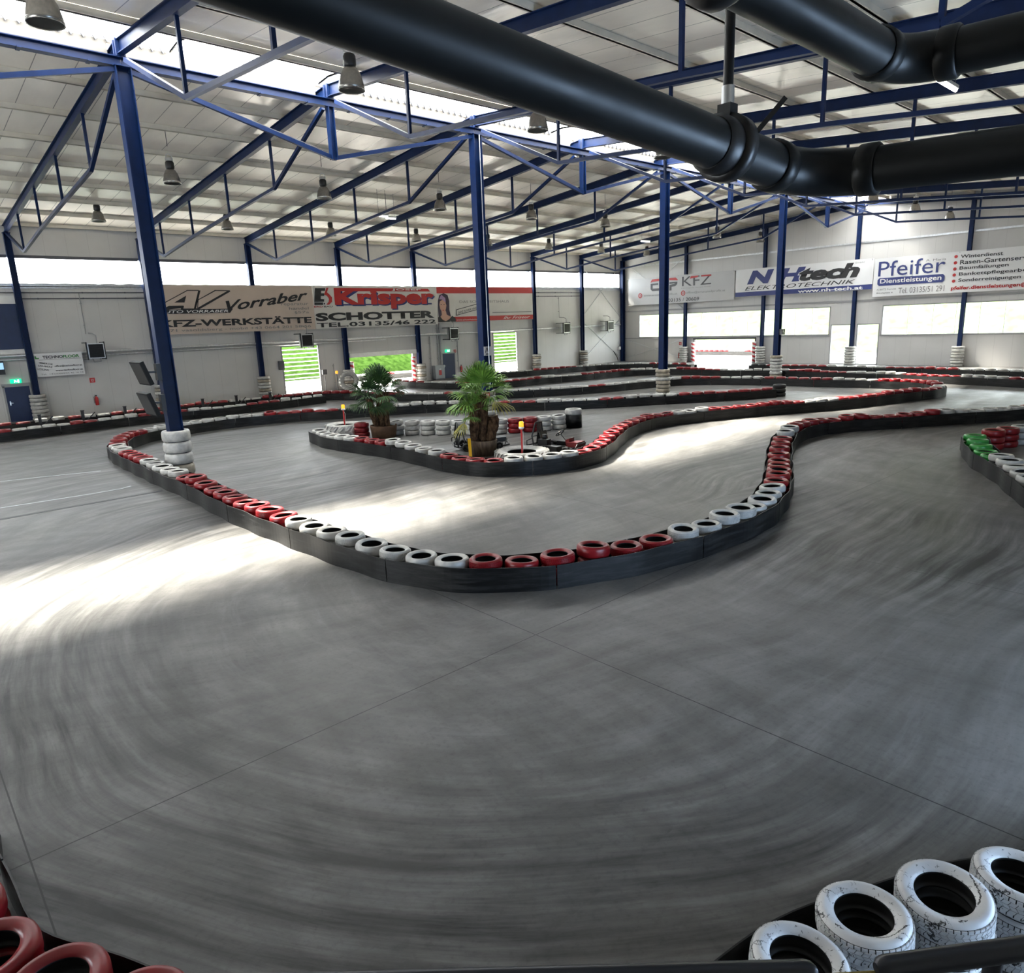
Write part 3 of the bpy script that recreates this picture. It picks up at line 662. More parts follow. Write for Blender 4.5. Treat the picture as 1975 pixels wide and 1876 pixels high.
CH = {
'front': [
  ('far', 'R,34.69,18.13,0.52 R,34.08,18.42,0.49 R,33.48,18.73,0.52 R,32.9,19.04,0.51 R,32.34,19.38,0.48 R,31.79,19.73,0.54 R,31.24,20.11,0.53 R,30.68,20.5,0.53 W,30.12,20.9,0.5 W,29.53,21.3,0.53 W,28.94,21.69,0.56 W,28.34,22.06,0.56 R,27.74,22.42,0.49 R,27.17,22.79,0.48 W,26.63,23.16,0.48 W,26.13,23.55,0.49 W,25.65,23.96,0.49 W,25.2,24.39,0.56 W,24.77,24.84,0.56 R,24.35,25.31,0.48 R,23.95,25.8,0.49 R,23.56,26.32,0.5 W,23.18,26.86,0.51 W,22.81,27.41,0.53 W,22.43,27.96,0.54 W,22.03,28.49,0.55 W,21.59,28.98,0.55 W,21.12,29.41,0.58 W,20.6,29.79,0.58 W,20.04,30.11,0.51 W,19.51,30.38,0.53 W,18.97,30.62,0.52 W,18.43,30.86,0.48 K,17.9,31.11,0.48 K,17.38,31.38,0.48 R,16.86,31.67,0.5 R,16.36,31.98,0.48 R,15.85,32.28,0.57 R,15.34,32.57,0.51 R,14.81,32.82,0.51 R,14.26,33.03,0.56 W,13.69,33.18,0.52 W,13.11,33.28,0.53 W,12.52,33.33,0.56 W,11.93,33.32,0.52 W,11.35,33.26,0.54 W,10.77,33.15,0.52 W,10.2,32.99,0.5 W,9.65,32.79,0.51 W,9.11,32.55,0.57 W,8.59,32.26,0.54 R,8.12,31.91,0.54 R,7.71,31.49,0.58 R,7.36,31.02,0.58 R,7.06,30.51,0.58 R,6.83,29.97,0.55 R,6.64,29.42,0.49'),
  ('near', 'W,6.49,28.81,0.48 W,6.38,28.06,0.48 W,6.31,27.34,0.54 R,6.28,26.65,0.49 R,6.26,25.97,0.51 R,6.25,25.32,0.53 R,6.23,24.65,0.54 W,6.22,23.97,0.53 W,6.21,23.26,0.52 W,6.19,22.54,0.51 W,6.19,21.83,0.51 W,6.19,21.11,0.55 R,6.2,20.39,0.48 R,6.19,19.64,0.58 R,6.17,18.87,0.52 R,6.14,18.09,0.49 R,6.1,17.33,0.52 R,6.07,16.63,0.51 R,6.06,15.97,0.49 R,6.07,15.33,0.53 R,6.08,14.7,0.53 R,6.11,14.06,0.5 W,6.13,13.41,0.53 W,6.16,12.78,0.5 W,6.2,12.14,0.52 W,6.24,11.5,0.54 W,6.3,10.85,0.5 W,6.39,10.22,0.49 W,6.54,9.62,0.48 W,6.78,9.07,0.48 R,7.11,8.58,0.51 R,7.56,8.18,0.45 R,8.08,7.84,0.51 R,8.67,7.57,0.57 R,9.28,7.33,0.47 R,9.91,7.16,0.47 W,10.57,7.04,0.54 W,11.24,6.97,0.49 W,11.83,6.95,0.57 W,12.42,6.94,0.57 W,13,6.99,0.47 W,13.58,7.1,0.5 W,14.15,7.26,0.49 W,14.71,7.45,0.51 R,15.29,7.67,0.51 R,15.88,7.92,0.54 R,16.45,8.19,0.52 R,17.04,8.49,0.5 R,17.69,8.82,0.47 R,18.41,9.19,0.5 R,19.22,9.58,0.52 R,20.09,9.99,0.51 R,20.98,10.38,0.49 W,21.86,10.72,0.56 W,22.67,10.98,0.58 R,23.31,11.11,0.58 R,23.9,11.16,0.56 R,24.49,11.12,0.58 R,25.06,11.01,0.54 R,25.62,10.82,0.49 R,26.15,10.55,0.58 R,26.66,10.25,0.58 R,27.14,9.92,0.49 R,27.63,9.58,0.48 R,28.13,9.27,0.5 R,28.64,8.97,0.52 R,29.13,8.65,0.58 W,29.62,8.32,0.57 W,30.1,7.98,0.52 W,30.58,7.63,0.49 W,31.06,7.3,0.51 W,31.56,6.98,0.48 W,32.07,6.68,0.51 R,32.58,6.39,0.5 R,33.1,6.1,0.51')],
'island': [
  ('isl', 'W,12.89,25.44,0.5 W,12.75,24.87,0.48 W,12.63,24.29,0.48 W,12.57,23.71,0.49 W,12.59,23.12,0.52 W,12.65,22.53,0.52 R,12.72,21.95,0.53 R,12.79,21.36,0.51 R,12.86,20.78,0.51 W,12.9,20.19,0.61 W,12.92,19.6,0.58 W,12.9,19.01,0.54 W,12.86,18.35,0.51 W,12.8,17.58,0.53 R,12.76,16.9,0.48 R,12.76,16.31,0.45 R,12.84,15.73,0.46 R,13.09,15.2,0.45 W,13.51,14.8,0.51 W,14.02,14.5,0.51 W,14.56,14.26,0.51 W,15.12,14.1,0.51 R,15.71,14.07,0.45 R,16.28,14.2,0.47 R,16.83,14.42,0.47 R,17.36,14.68,0.49 R,18.03,15.05,0.52 R,18.7,15.42,0.54 R,19.37,15.77,0.52 R,20.03,16.09,0.53 R,20.7,16.38,0.53 R,21.36,16.61,0.53 R,22.01,16.77,0.54 R,22.63,16.84,0.58 R,23.25,16.85,0.52 R,23.85,16.77,0.52 W,24.46,16.64,0.54 W,25.06,16.48,0.51 W,25.64,16.28,0.57 R,26.23,16.05,0.52 R,26.81,15.81,0.49 R,27.39,15.56,0.51 R,27.97,15.31,0.51 R,28.5,15.06,0.54 R,29.03,14.79,0.58 R,29.56,14.52,0.54 R,30.08,14.25,0.49 W,30.6,13.98,0.49 W,31.13,13.72,0.53 W,31.67,13.48,0.51 R,32.22,13.26,0.51 R,32.77,13.06,0.49 R,33.34,12.88,0.5 R,33.93,12.71,0.51 R,34.55,12.53,0.49 R,35.12,12.35,0.56 R,35.68,12.17,0.55 R,36.24,11.97,0.56 R,36.79,11.76,0.58 R,37.35,11.57,0.5 R,37.92,11.43,0.48 R,38.51,11.38,0.48 W,39.09,11.43,0.49 W,39.66,11.58,0.48 R,40.19,11.83,0.56 R,40.66,12.19,0.58 R,41.05,12.63,0.56 R,41.32,13.15,0.56 R,41.49,13.72,0.54 R,41.56,14.3,0.56 R,41.56,14.89,0.54'),
  ('row2', 'W,41.52,15.48,0.49 W,41.46,16.07,0.5 W,41.39,16.65,0.52 W,41.33,17.26,0.55 R,41.25,17.88,0.52 R,41.18,18.51,0.52 R,41.09,19.17,0.5 R,41,19.84,0.52 R,40.89,20.52,0.53 R,40.76,21.2,0.52 W,40.62,21.87,0.54 W,40.46,22.53,0.55 W,40.28,23.16,0.51 W,40.08,23.77,0.5 R,39.85,24.34,0.53 R,39.57,24.89,0.53 R,39.22,25.38,0.58 R,38.79,25.83,0.58 W,38.28,26.21,0.57 W,37.71,26.52,0.51 W,37.09,26.78,0.5 W,36.45,26.98,0.52 W,35.81,27.15,0.54 W,35.18,27.3,0.51 W,34.56,27.43,0.51 W,33.96,27.55,0.51 W,33.38,27.69,0.53 R,32.82,27.84,0.5 R,32.26,28.03,0.48 W,31.71,28.26,0.51 W,31.18,28.51,0.54 W,30.66,28.79,0.54 W,30.13,29.1,0.52 W,29.59,29.43,0.53 W,29.06,29.77,0.49 W,28.53,30.14,0.5 W,28,30.52,0.51 W,27.49,30.92,0.54 R,26.99,31.32,0.52 R,26.51,31.73,0.51 W,26.04,32.14,0.51 W,25.59,32.57,0.5 R,25.17,33.02,0.52 W,24.78,33.49,0.49 W,24.42,33.99,0.48 W,24.1,34.53,0.51 W,23.81,35.09,0.49 R,23.55,35.7,0.53 R,23.31,36.33,0.51 R,23.09,37,0.5 R,22.88,37.7,0.49 R,22.66,38.4,0.51 R,22.42,39.09,0.55 R,22.13,39.72,0.58 R,21.8,40.28,0.57 R,21.42,40.73,0.58 R,20.95,41.1,0.56 R,20.42,41.36,0.54 R,19.86,41.54,0.53 R,19.27,41.66,0.52 R,18.63,41.73,0.54 R,17.97,41.79,0.58 W,17.31,41.83,0.48 W,16.64,41.86,0.49 W,15.97,41.89,0.53 R,15.32,41.91,0.52 R,14.68,41.92,0.49 R,14.04,41.92,0.58 R,13.41,41.89,0.52 R,12.78,41.85,0.51 R,12.15,41.79,0.52 R,11.52,41.72,0.51 R,10.88,41.66,0.52 R,10.25,41.6,0.52 R,9.61,41.56,0.52 W,8.96,41.53,0.5 W,8.3,41.51,0.53 R,7.62,41.5,0.53 W,6.91,41.5,0.57 W,6.17,41.5,0.56 R,5.41,41.51,0.48 R,4.63,41.51,0.52')],
'wall': [
  ('W', 'R,3.64,38.36,0.53 R,4.23,38.4,0.52 W,4.82,38.44,0.49 W,5.41,38.49,0.51 W,5.99,38.56,0.52 W,6.58,38.62,0.48 R,7.16,38.71,0.54 R,7.76,38.79,0.49 W,8.38,38.88,0.51 W,9,38.95,0.54 W,9.62,39.01,0.57 R,10.23,39.03,0.52 R,10.84,39.02,0.53 R,11.44,38.98,0.52 R,12.04,38.92,0.52 W,12.63,38.85,0.55 W,13.23,38.79,0.52 W,13.84,38.75,0.48 W,14.47,38.74,0.49 W,15.11,38.77,0.49 R,15.78,38.83,0.5 R,16.47,38.91,0.53 R,17.18,39.01,0.5 W,17.89,39.12,0.56 W,18.62,39.22,0.48 W,19.36,39.32,0.51 W,20.1,39.42,0.52')],
'row3': [
  ('row3', 'R,29.55,44.89,0.52 R,29.5,43.86,0.48 R,29.47,42.86,0.48 R,29.49,41.94,0.49 W,29.55,41.1,0.48 W,29.67,40.34,0.51 W,29.82,39.62,0.54 W,30,38.95,0.55 R,30.2,38.32,0.5 R,30.44,37.76,0.48 R,30.72,37.24,0.48 R,31.08,36.78,0.48 R,31.54,36.4,0.48 R,32.06,36.13,0.48 R,32.62,35.95,0.48 R,33.2,35.85,0.53 R,33.85,35.78,0.5 R,34.5,35.73,0.51 R,35.12,35.67,0.55 W,35.71,35.6,0.58 W,36.29,35.5,0.57 W,36.86,35.36,0.5 W,37.43,35.21,0.49 W,38,35.07,0.51 W,38.58,34.95,0.49 R,39.16,34.86,0.54 R,39.75,34.79,0.48 R,40.36,34.74,0.51 R,41,34.68,0.53 R,41.61,34.61,0.51 R,42.19,34.52,0.56 R,42.76,34.37,0.56 R,43.31,34.16,0.52 W,43.83,33.88,0.56 W,44.3,33.53,0.55 W,44.72,33.11,0.55 W,45.08,32.65,0.49 W,45.39,32.15,0.52 W,45.63,31.61,0.51 R,45.81,31.05,0.58 R,45.9,30.47,0.58 R,45.93,29.88,0.55 R,45.9,29.22,0.54 R,45.84,28.54,0.48 R,45.78,27.88,0.48 W,45.75,27.29,0.52 W,45.76,26.7,0.48 W,45.82,26.12,0.49 W,45.91,25.54,0.52 W,46.03,24.96,0.56 W,46.15,24.38,0.53 W,46.26,23.8,0.52 W,46.34,23.22,0.53 R,46.39,22.63,0.5 R,46.4,22.04,0.53 R,46.38,21.45,0.58 R,46.33,20.87,0.54 R,46.27,20.28,0.5 R,46.21,19.68,0.5 R,46.17,19.09,0.48 W,46.16,18.5,0.51 W,46.16,17.91,0.54 W,46.15,17.32,0.5 W,46.12,16.73,0.57 W,46.05,16.14,0.57 W,45.94,15.52,0.54 R,45.81,14.89,0.5 R,45.67,14.27,0.51 R,45.54,13.66,0.49 R,45.45,13.05,0.49 R,45.38,12.47,0.48 W,45.32,11.88,0.57 W,45.25,11.3,0.55 W,45.15,10.71,0.54 W,45.02,10.12,0.53 R,44.86,9.52,0.52 R,44.68,8.92,0.52')],
'row4': [
  ('row4', 'W,37.76,43.19,0.52 W,38.41,42.85,0.5 W,39.07,42.54,0.49 W,39.77,42.28,0.48 W,40.5,42.07,0.48 R,41.24,41.92,0.57 R,41.97,41.82,0.55 R,42.68,41.74,0.54 R,43.34,41.66,0.52 R,43.98,41.58,0.55 R,44.58,41.48,0.52 R,45.17,41.37,0.5 W,45.76,41.24,0.5 W,46.35,41.08,0.53 W,46.94,40.89,0.53 W,47.5,40.66,0.53 W,48.04,40.39,0.53 W,48.54,40.06,0.55 W,48.99,39.69,0.54 W,49.39,39.25,0.53 W,49.73,38.77,0.53 W,50.02,38.22,0.54 W,50.25,37.61,0.53 R,50.4,36.94,0.55 R,50.47,36.21,0.56 W,50.46,35.42,0.54 R,50.37,34.59,0.54 R,50.22,33.73,0.58 W,50.03,32.85,0.52')],
'row5': [
  ('row5', 'K,50.78,27.64,0.52 K,50.81,27.04,0.52 R,50.84,26.43,0.51 R,50.88,25.82,0.52 R,50.93,25.2,0.51 R,50.99,24.57,0.53 R,51.04,23.93,0.52 R,51.08,23.26,0.54 R,51.09,22.57,0.52 W,51.08,21.87,0.57 W,51.05,21.16,0.5 W,51,20.45,0.48 W,50.95,19.77,0.56 W,50.9,19.1,0.5 W,50.85,18.46,0.53 R,50.8,17.84,0.51 R,50.76,17.23,0.5 R,50.72,16.62,0.51 R,50.67,16,0.53 R,50.61,15.36,0.57 R,50.53,14.7,0.52 R,50.44,14.02,0.54 W,50.35,13.32,0.48 W,50.26,12.63,0.51 W,50.17,11.95,0.53 W,50.1,11.29,0.52 W,50.03,10.64,0.51 W,49.97,10,0.52')],
'green': [
  ('green', 'G,24.25,5.98,0.52 G,23.45,5.7,0.52 G,22.69,5.42,0.5 G,22.06,5.15,0.45 G,21.54,4.87,0.45 W,21.04,4.56,0.57 W,20.54,4.26,0.56 W,20.01,3.99,0.53 W,19.48,3.74,0.52 W,18.88,3.48,0.52 W,18.38,3.2,0.52 W,17.82,2.92,0.5 W,17.28,2.63,0.53 W,16.75,2.33,0.5')],

}
CHAIN_NAME = {'far': ('from left on the front barrier rear leg', -1), 'near': ('from the left on the front barrier near leg', 1), 'isl': ('from the left on the palm island barrier', 1),
  'row2': ('from the left on the barrier behind the palms', -1), 'W': ('from left, front row at the left wall', 1), 'row3': ('from the left on the garage gate barrier', 1),
  'row4': ('from the left on the far left corner barrier', 1), 'row5': ('from the left on the end wall barrier', 1), 'green': ('on the barrier at the right edge', 1)}
GROUPS = {'far': 'tyres on the front barrier', 'near': 'tyres on the front barrier', 'isl': 'tyres on the palm island barrier', 'row2': 'tyres on the barrier behind the palms',
  'W': 'tyres along the left wall', 'row3': 'tyres on the gate lane barrier', 'row4': 'tyres on the far left barrier', 'row5': 'tyres on the far right barrier', 'green': 'tyres on the right edge barrier'}
PATHS = {}
LOW = []     # tyres of the layers below, hidden between the boards
rt = random.Random(11)
for g, subs in CH.items():
    path = []
    for tagn, data in subs:
        items = [(t.split(',')[0], *map(float, t.split(',')[1:])) for t in data.split()]
        if g == 'row3': items = [(c, x+.45*math.exp(-((y-23.4)/2.2)**2), y, z) for c, x, y, z in items]      # keeps clear of the column stack
        path += [(x, y) for _, x, y, _z in items]
        phrase, direc = CHAIN_NAME[tagn]
        seq = items if direc > 0 else items[::-1]
        runs = []; count = {}
        for it in seq:
            if runs and runs[-1][0] == it[0]: runs[-1][2].append(it)
            else:
                count[it[0]] = count.get(it[0], 0)+1; runs.append([it[0], count[it[0]], [it]])
        for c, rn, its in runs:
            for i, (cc, x, y, zt) in enumerate(its):
                many = count[c] > 1
                lab = '%s tyre of the %s%s run, %s' % (ORD[i], (ORD[rn-1]+' ') if many else '', CNAME[c], phrase)
                if len(its) == 1: lab = 'lone %s tyre, %s%s run, %s' % (CNAME[c], (ORD[rn-1]+' ') if many else 'only ', CNAME[c], phrase)
                R = .29*rt.uniform(.95, 1.03); R = [.276, .286, .296][rt.randrange(3)]
                h = [.175, .19, .205][rt.randrange(3)]
                st = 2 if hypot(x, y) < 17 and rt.random() < .4 else 0
                tilt = rt.gauss(0, .035)
                want(x, y, zt, c, R, h, tilt, lab, GROUPS[tagn], st)
                n = 2; zb = zt-h-.006
                hh = zb/n
                for q in range(n): LOW.append((x+rt.uniform(-.015, .015), y+rt.uniform(-.015, .015), zb-q*hh-.002, c if rt.random() < .7 else 'K', .275, hh-.006))
    PATHS[g] = path

def catmull(pts, sub=5):
    P_ = [Vector((*p, 0)) for p in pts]; out = []
    for i in range(len(P_)-1):
        a, b_, c, d = P_[max(i-1, 0)], P_[i], P_[i+1], P_[min(i+2, len(P_)-1)]
        for k in range(sub):
            t = k/sub
            out.append(.5*((2*b_)+(c-a)*t+(2*a-5*b_+4*c-d)*t*t+(3*b_-a-3*c+d)*t**3))
    out.append(P_[-1]); return out
def smooth_path(pts, it=6):
    pts = [Vector(p) for p in pts]
    for _ in range(it): pts = [pts[0]]+[pts[i]*.5+(pts[i-1]+pts[i+1])*.25 for i in range(1, len(pts)-1)]+[pts[-1]]
    return pts
def board_runs(path, off, ext=.32):
    d = smooth_path(catmull(path), 8)
    d = [d[0]-(d[1]-d[0]).normalized()*ext]+d+[d[-1]+(d[-1]-d[-2]).normalized()*ext]
    res = []; cur = []
    for i, p in enumerate(d):
        t = (d[min(i+2, len(d)-1)]-d[max(i-2, 0)]).normalized(); nrm = Vector((-t.y, t.x, 0)); q = p+nrm*off
        near = min((q-o).length for o in d[max(0, i-40):i+40])
        if near < abs(off)-.035:
            continue
        if cur and (q-cur[-1]).length > .9: res.append(cur); cur = []
        if not cur or (q-cur[-1]).length > .06: cur.append(q)
    if len(cur) > 1: res.append(cur)
    return res
def barrier(g, label, sides=(1, -1), clip=None, height=.42):
    path = PATHS[g]
    r = empty('track_barrier', (*path[0], 0), label, 'barrier', 'track barriers')
    rr = random.Random(len(path))
    for sd in sides:
        for run in board_runs(path, .335*sd):
            if clip: run = [p for p in run if clip(p)]
            i = 0; ph = rr.random()*6
            while i < len(run)-1:
                j = i; L_ = 0
                while j < len(run)-1 and L_ < 3.0: L_ += (run[j+1]-run[j]).length; j += 1
                if len(run)-1-j < 4: j = len(run)-1
                seg = run[i:j+1]
                b = MB(); vs = []; n = len(seg)
                for k, p in enumerate(seg):
                    t = (seg[min(k+1, n-1)]-seg[max(k-1, 0)]).normalized(); nn = Vector((-t.y, t.x, 0))*sd
                    if k == 0: p = p+t*.012
                    if k == n-1: p = p-t*.012
                    wv = nn*.020*sin((i+k)*.55+ph)
                    hz = height+.008*sin((i+k)*.23+ph)
                    vs += [p+wv, p+wv+nn*.012, p+wv+nn*.012+Vector((0, 0, hz)), p+wv+Vector((0, 0, hz))]
                fs = []
                for k in range(n-1):
                    a, c = 4*k, 4*k+4
                    for u, v_ in ((0, 1), (1, 2), (2, 3), (3, 0)): fs.append((a+u, a+v_, c+v_, c+u))
                fs += [(3, 2, 1, 0), (4*n-4, 4*n-3, 4*n-2, 4*n-1)]
                b.add(vs, fs); b.build('board_panel', BARR, r)
                i = j
    return r
barrier('front', 'long black board barrier sweeping across the foreground around the nearest bend')
barrier('island', 'black board barrier around the palm island and back along the lane behind')
barrier('wall', 'straight black board barrier along the foot of the left wall', (-1,))
barrier('row3', 'black board barrier curving from the garage gate across the hall')
barrier('row4', 'black board barrier in the far left corner, left of the open gateway')
barrier('row5', 'black board barrier along the end wall, right of the open gateway')
barrier('green', 'black board barrier at the right edge with green tyres on top')

# ---- near corners at the bottom of the view: stacks of big grooved tyres
PATHS['corner'] = [(2.35, 1.62), (2.90, 1.60), (3.49, 1.46), (4.09, 1.31), (4.60, 1.01), (5.13, .71), (5.66, .38), (6.2, .05)]
PATHS['redcorner'] = [(.80, 3.44), (.50, 3.96), (.19, 4.50), (-.09, 5.06), (-.21, 5.66), (-.22, 6.3), (-.2, 6.9)]
barrier('corner', 'curved black board barrier around the white tyre stacks, lower right', (1,), None, .40)
barrier('redcorner', 'curved black board barrier around the red tyres, lower left corner', (-1,), None, .40)
for i, (x, y) in enumerate(PATHS['corner'][1:-1]):
    nm = ['white tyre just outside the lower edge beside the railing', 'big grooved white tyre nearest the handrail joint', 'cracked white tyre second from the left in the lower right corner', 'cracked white tyre third from the left in the lower right corner', 'white tyre cut by the right edge in the lower right corner', 'white tyre beyond the right edge of the view'][i]
    zt = [.55, .56, .57, .60, .57, .55][i]; th = [.1, -.05, .06, .09, -.04, 0][i]
    for q in range(3):
        want(x+[0, .02, -.02][q], y+[0, -.01, .02][q], zt-q*.197, 'X', .281, .19, th if q == 0 else 0, (nm if q == 0 else '%s white tyre down in the %s stack from the left, lower right corner' % (ORD[q], ORD[i])), 'white tyres in the lower right corner', 1 if q == 0 else 3)
for i, (x, y) in enumerate(PATHS['redcorner'][1:-1]):
    nm = ['red tyre at the bottom edge, right of the lower left corner', 'red tyre second from the left edge in the lower left corner', 'red tyre cut by the left edge in the lower left corner', 'red tyre at the left edge above the lower left corner pair', 'red tyre beyond the left edge'][i]
    for q in range(2):
        want(x, y, .55-q*.2, 'R', .30, .195, 0, nm if q == 0 else 'lower '+nm, 'red tyres in the lower left corner', 0)

# ---- stacks around the columns
def col_stack(x, y, n, R, h, c, where, group, rin=.70):
    z = 0
    for q in range(n):
        z += h
        want(x+rt.uniform(-.02, .02), y+rt.uniform(-.02, .02), z, c if isinstance(c, str) and len(c) == 1 else c[q % len(c)], R*rt.uniform(.97, 1.02), h-.012, 0, '%s tyre from the floor in the stack around %s' % (ORD[q], where), group, 0)
def seam_stack(x, y):
    """big tyres cut open and closed round the column: the seam shows on the near side"""
    for q in range(4):
        prof, mm = tyre_profile(.42, .345, .66); b = MB(); b.lathe(prof, 36, closed=True, mats=mm)
        sm_ = MB()
        o = b.build('tyre', [BEIGE if q == 0 else WHT, RUB], None, (0, 0, 0)); o.location = (x, y, q*.358)
        tag(o, '%s wide white tyre from the floor around the leftmost ridge column' % ORD[q], 'tyre', 'wide tyres around the first ridge column')
        sm_.box((-.012, -.428, .05), (.012, -.41, .30)); sm_.build('seam', DGREY, o)
seam_stack(6.96, 23.4)
col_stack(19.92, 23.4, 7, .40, .21, 'WBWBBWB', 'the ridge column behind the front palm', 'tyres around the second ridge column')
col_stack(32.88, 23.4, 7, .40, .212, 'BBWBBBW'[::-1], 'the third ridge column', 'tyres around the third ridge column')
col_stack(45.84, 23.4, 7, .40, .215, 'BWWWWWB', 'the fourth ridge column', 'tyres around the fourth ridge column')
for k in range(1, 9):
    col_stack(FR[k], YW-.455, 7, .42, .205, 'WWBWWBW' if k > 1 else 'W', 'the %s column of the left wall' % ORD[k-1], 'tyres around the left wall columns', .80)
for i, y in enumerate(GC[:4]):
    col_stack(58.53, y, 7, .42, .21, 'W', 'the %s column from the left at the end wall' % ORD[i], 'tyres around the end wall columns', .80)
# ---- stacks closing the back of the island
PIT = [('R',14.62,25.14),('W',15.32,24.86),('W',15.80,24.36),('W',16.18,23.80),('W',16.55,23.22),('W',16.93,22.70),('W',17.31,22.19),('W',17.69,21.70),('W',18.10,21.25),('W',18.50,20.98),('R',18.95,20.60),('R',19.50,20.28),('W',20.06,20.04),('W',20.66,19.81)]
for i, (c, x, y) in enumerate(PIT):
    for q in range(3):
        want(x+rt.uniform(-.02, .02), y+rt.uniform(-.02, .02), .195*(q+1), c, .305, .188, 0 if q < 2 else rt.gauss(0, .04), '%s tyre up, %s stack from the left in the row behind the palms' % (ORD[q], ORD[i]), 'tyre stacks behind the palms', 0)
want(21.29, 19.56, .78, 'W', .35, .24, 0, 'white tyre on top of the round black bin ending the stack row', 'tyre stacks behind the palms', 0)
b = MB(); b.lathe([(.0, .02), (.335, .02), (.345, .0), (.345, .52), (.33, .535), (0, .535)], 32, (21.29, 19.56, 0)); tag(b.build('board_drum', BARR, None, (21.29, 19.56, 0)), 'round black board drum under the last white tyre of the stack row', 'drum')
for i, (c, x, y, n) in enumerate([('R', 25.02, 5.70, 3), ('R', 25.66, 5.48, 3), ('W', 26.32, 5.24, 3)]):
    for q in range(n):
        want(x, y, .20*(q+1), c, .31, .192, 0, '%s tyre up in the %s %s stack behind the green tyres' % (ORD[q], ['left', 'middle', 'right'][i], CNAME[c]), 'tyre stacks at the right edge', 0)
# black stack ending the rear leg, with black drums
for q in range(3): want(35.45, 17.85, .21*(q+1), 'K', .33, .2, 0, '%s black tyre up in the stack ending the rear leg of the front barrier' % ORD[q], 'black end stack', 0)

# ---- nearest 300 tyres are things of their own; the farther and buried ones are one mass
for t in TY: t[10] = sqrt((t[0])**2+t[1]**2+(4.3-t[2])**2)/t[4] + (0 if t[9] in (1, 3) else .01)
TY.sort(key=lambda t: t[10])
NEAR, FARL = TY[:296], TY[296:]
for x, y, zt, c, R, h, tilt, lab, grp, st, dd in NEAR:
    d = hypot(x, y); n = 64 if d < 7 else 40 if d < 18 else 28
    me = tyre_mesh(c, R if R < .3 else round(R, 2), h, n, .80 if R > .415 else .62 if R < .39 else .68, st)
    o = bpy.data.objects.new('tyre', me); col.objects.link(o)
    o.location = (x, y, zt-h+ (.012 if tilt else 0)*0)
    o.rotation_euler = (tilt, tilt*.6, rt.random()*6.28)
    tag(o, lab, 'tyre', grp)
mass = MB(); slots = ['R', 'W', 'G', 'K', 'B']; idx = {c: i for i, c in enumerate(slots)}
for x, y, zt, c, R, h, *_ in FARL:
    prof, mm = tyre_profile(R, h, .62 if R < .39 else .70)
    c = 'W' if c == 'X' else c
    prof = prof[:9]+[(R*.62, h*.16), (R*.8, h*.01), (R*.9, h*.015)]
    mass.lathe(prof, 18, (x, y, zt-h), True, [idx[c]]*8+[3]*1+[idx[c]]*3)
for x, y, zt, c, R, h in LOW:
    mass.lathe([(R*.9, 0), (R, h*.25), (R, h*.75), (R*.88, h), (R*.65, h*.9), (R*.65, h*.1)], 14, (x, y, zt-h), True, mi=idx[c])
tag(mass.build('distant_tyres', [PAINT[c] for c in slots]), 'far red and white tyres on the distant barriers, and those buried below the top layer', 'tyres', None, 'stuff')

# ================================================================== LAMPS
def lamp_proto():
    r = empty('pendant_lamp', (0, 0, 0))
    b = MB(); b.lathe([(.07, .19), (.13, .16), (.19, .05), (.235, -.14), (.245, -.20), (.235, -.20), (.18, .04), (.12, .14), (.05, .17)], 24); b.build('lamp_shade', ALU, r)
    b = MB(); b.lathe([(0, -.165), (.20, -.175), (.232, -.19)], 24); b.build('lens', FROST, r)
    b = MB(); b.lathe([(0, .185), (.10, .185), (.115, .22), (.115, .36), (.09, .40), (0, .40)], 18); b.lathe([(.10, .40), (.105, .48), (.03, .50), (0, .50)], 14, mi=1); b.build('ballast_housing', [BLACKM, GALV], r)
    b = MB(); b.tube([(.09, 0, .40), (.07, 0, .56), (0, 0, .60), (-.07, 0, .56), (-.09, 0, .40)], .010, 6); b.build('hook', GALV, r)
    return r
LP = [(16.6, x, n) for n, x in enumerate([3.72, 10.2, 16.68, 23.16, 29.64, 36.12, 42.6, 49.08, 55.56])] + [(30.2, x, n) for n, x in enumerate([10.2, 16.68, 23.16, 29.64, 36.12, 42.6, 49.08, 55.56])] + [(41.5, x, n) for n, x in enumerate([10.2, 16.68, 23.16, 29.64, 36.12, 42.6, 49.08, 55.56])]
proto = lamp_proto(); first = True
for y, x, n in LP:
    o = proto if first else copy_tree(proto); first = False
    z = 10.32-.003*(x-10); o.location = (x, y, z); o.scale = (1.35, 1.35, 1.35)
    row = {16.6: 'row before the skylight', 30.2: 'middle row behind the skylight', 41.5: 'row nearest the window wall'}[y]
    tag(o, '%s bell-shaped high bay lamp from the left in the %s' % (ORD[n], row), 'lamp', 'high bay lamps')
    b = MB(); top = ztop(y)+.19
    b.tube([(x, y, z+.79), (x, y, top)], .009, 6); b.build('suspension_wire', DGREY, o)
TUBE = P('lit_tube', (1, 1, 1), .4, emit=(1, .97, .9), estr=5)
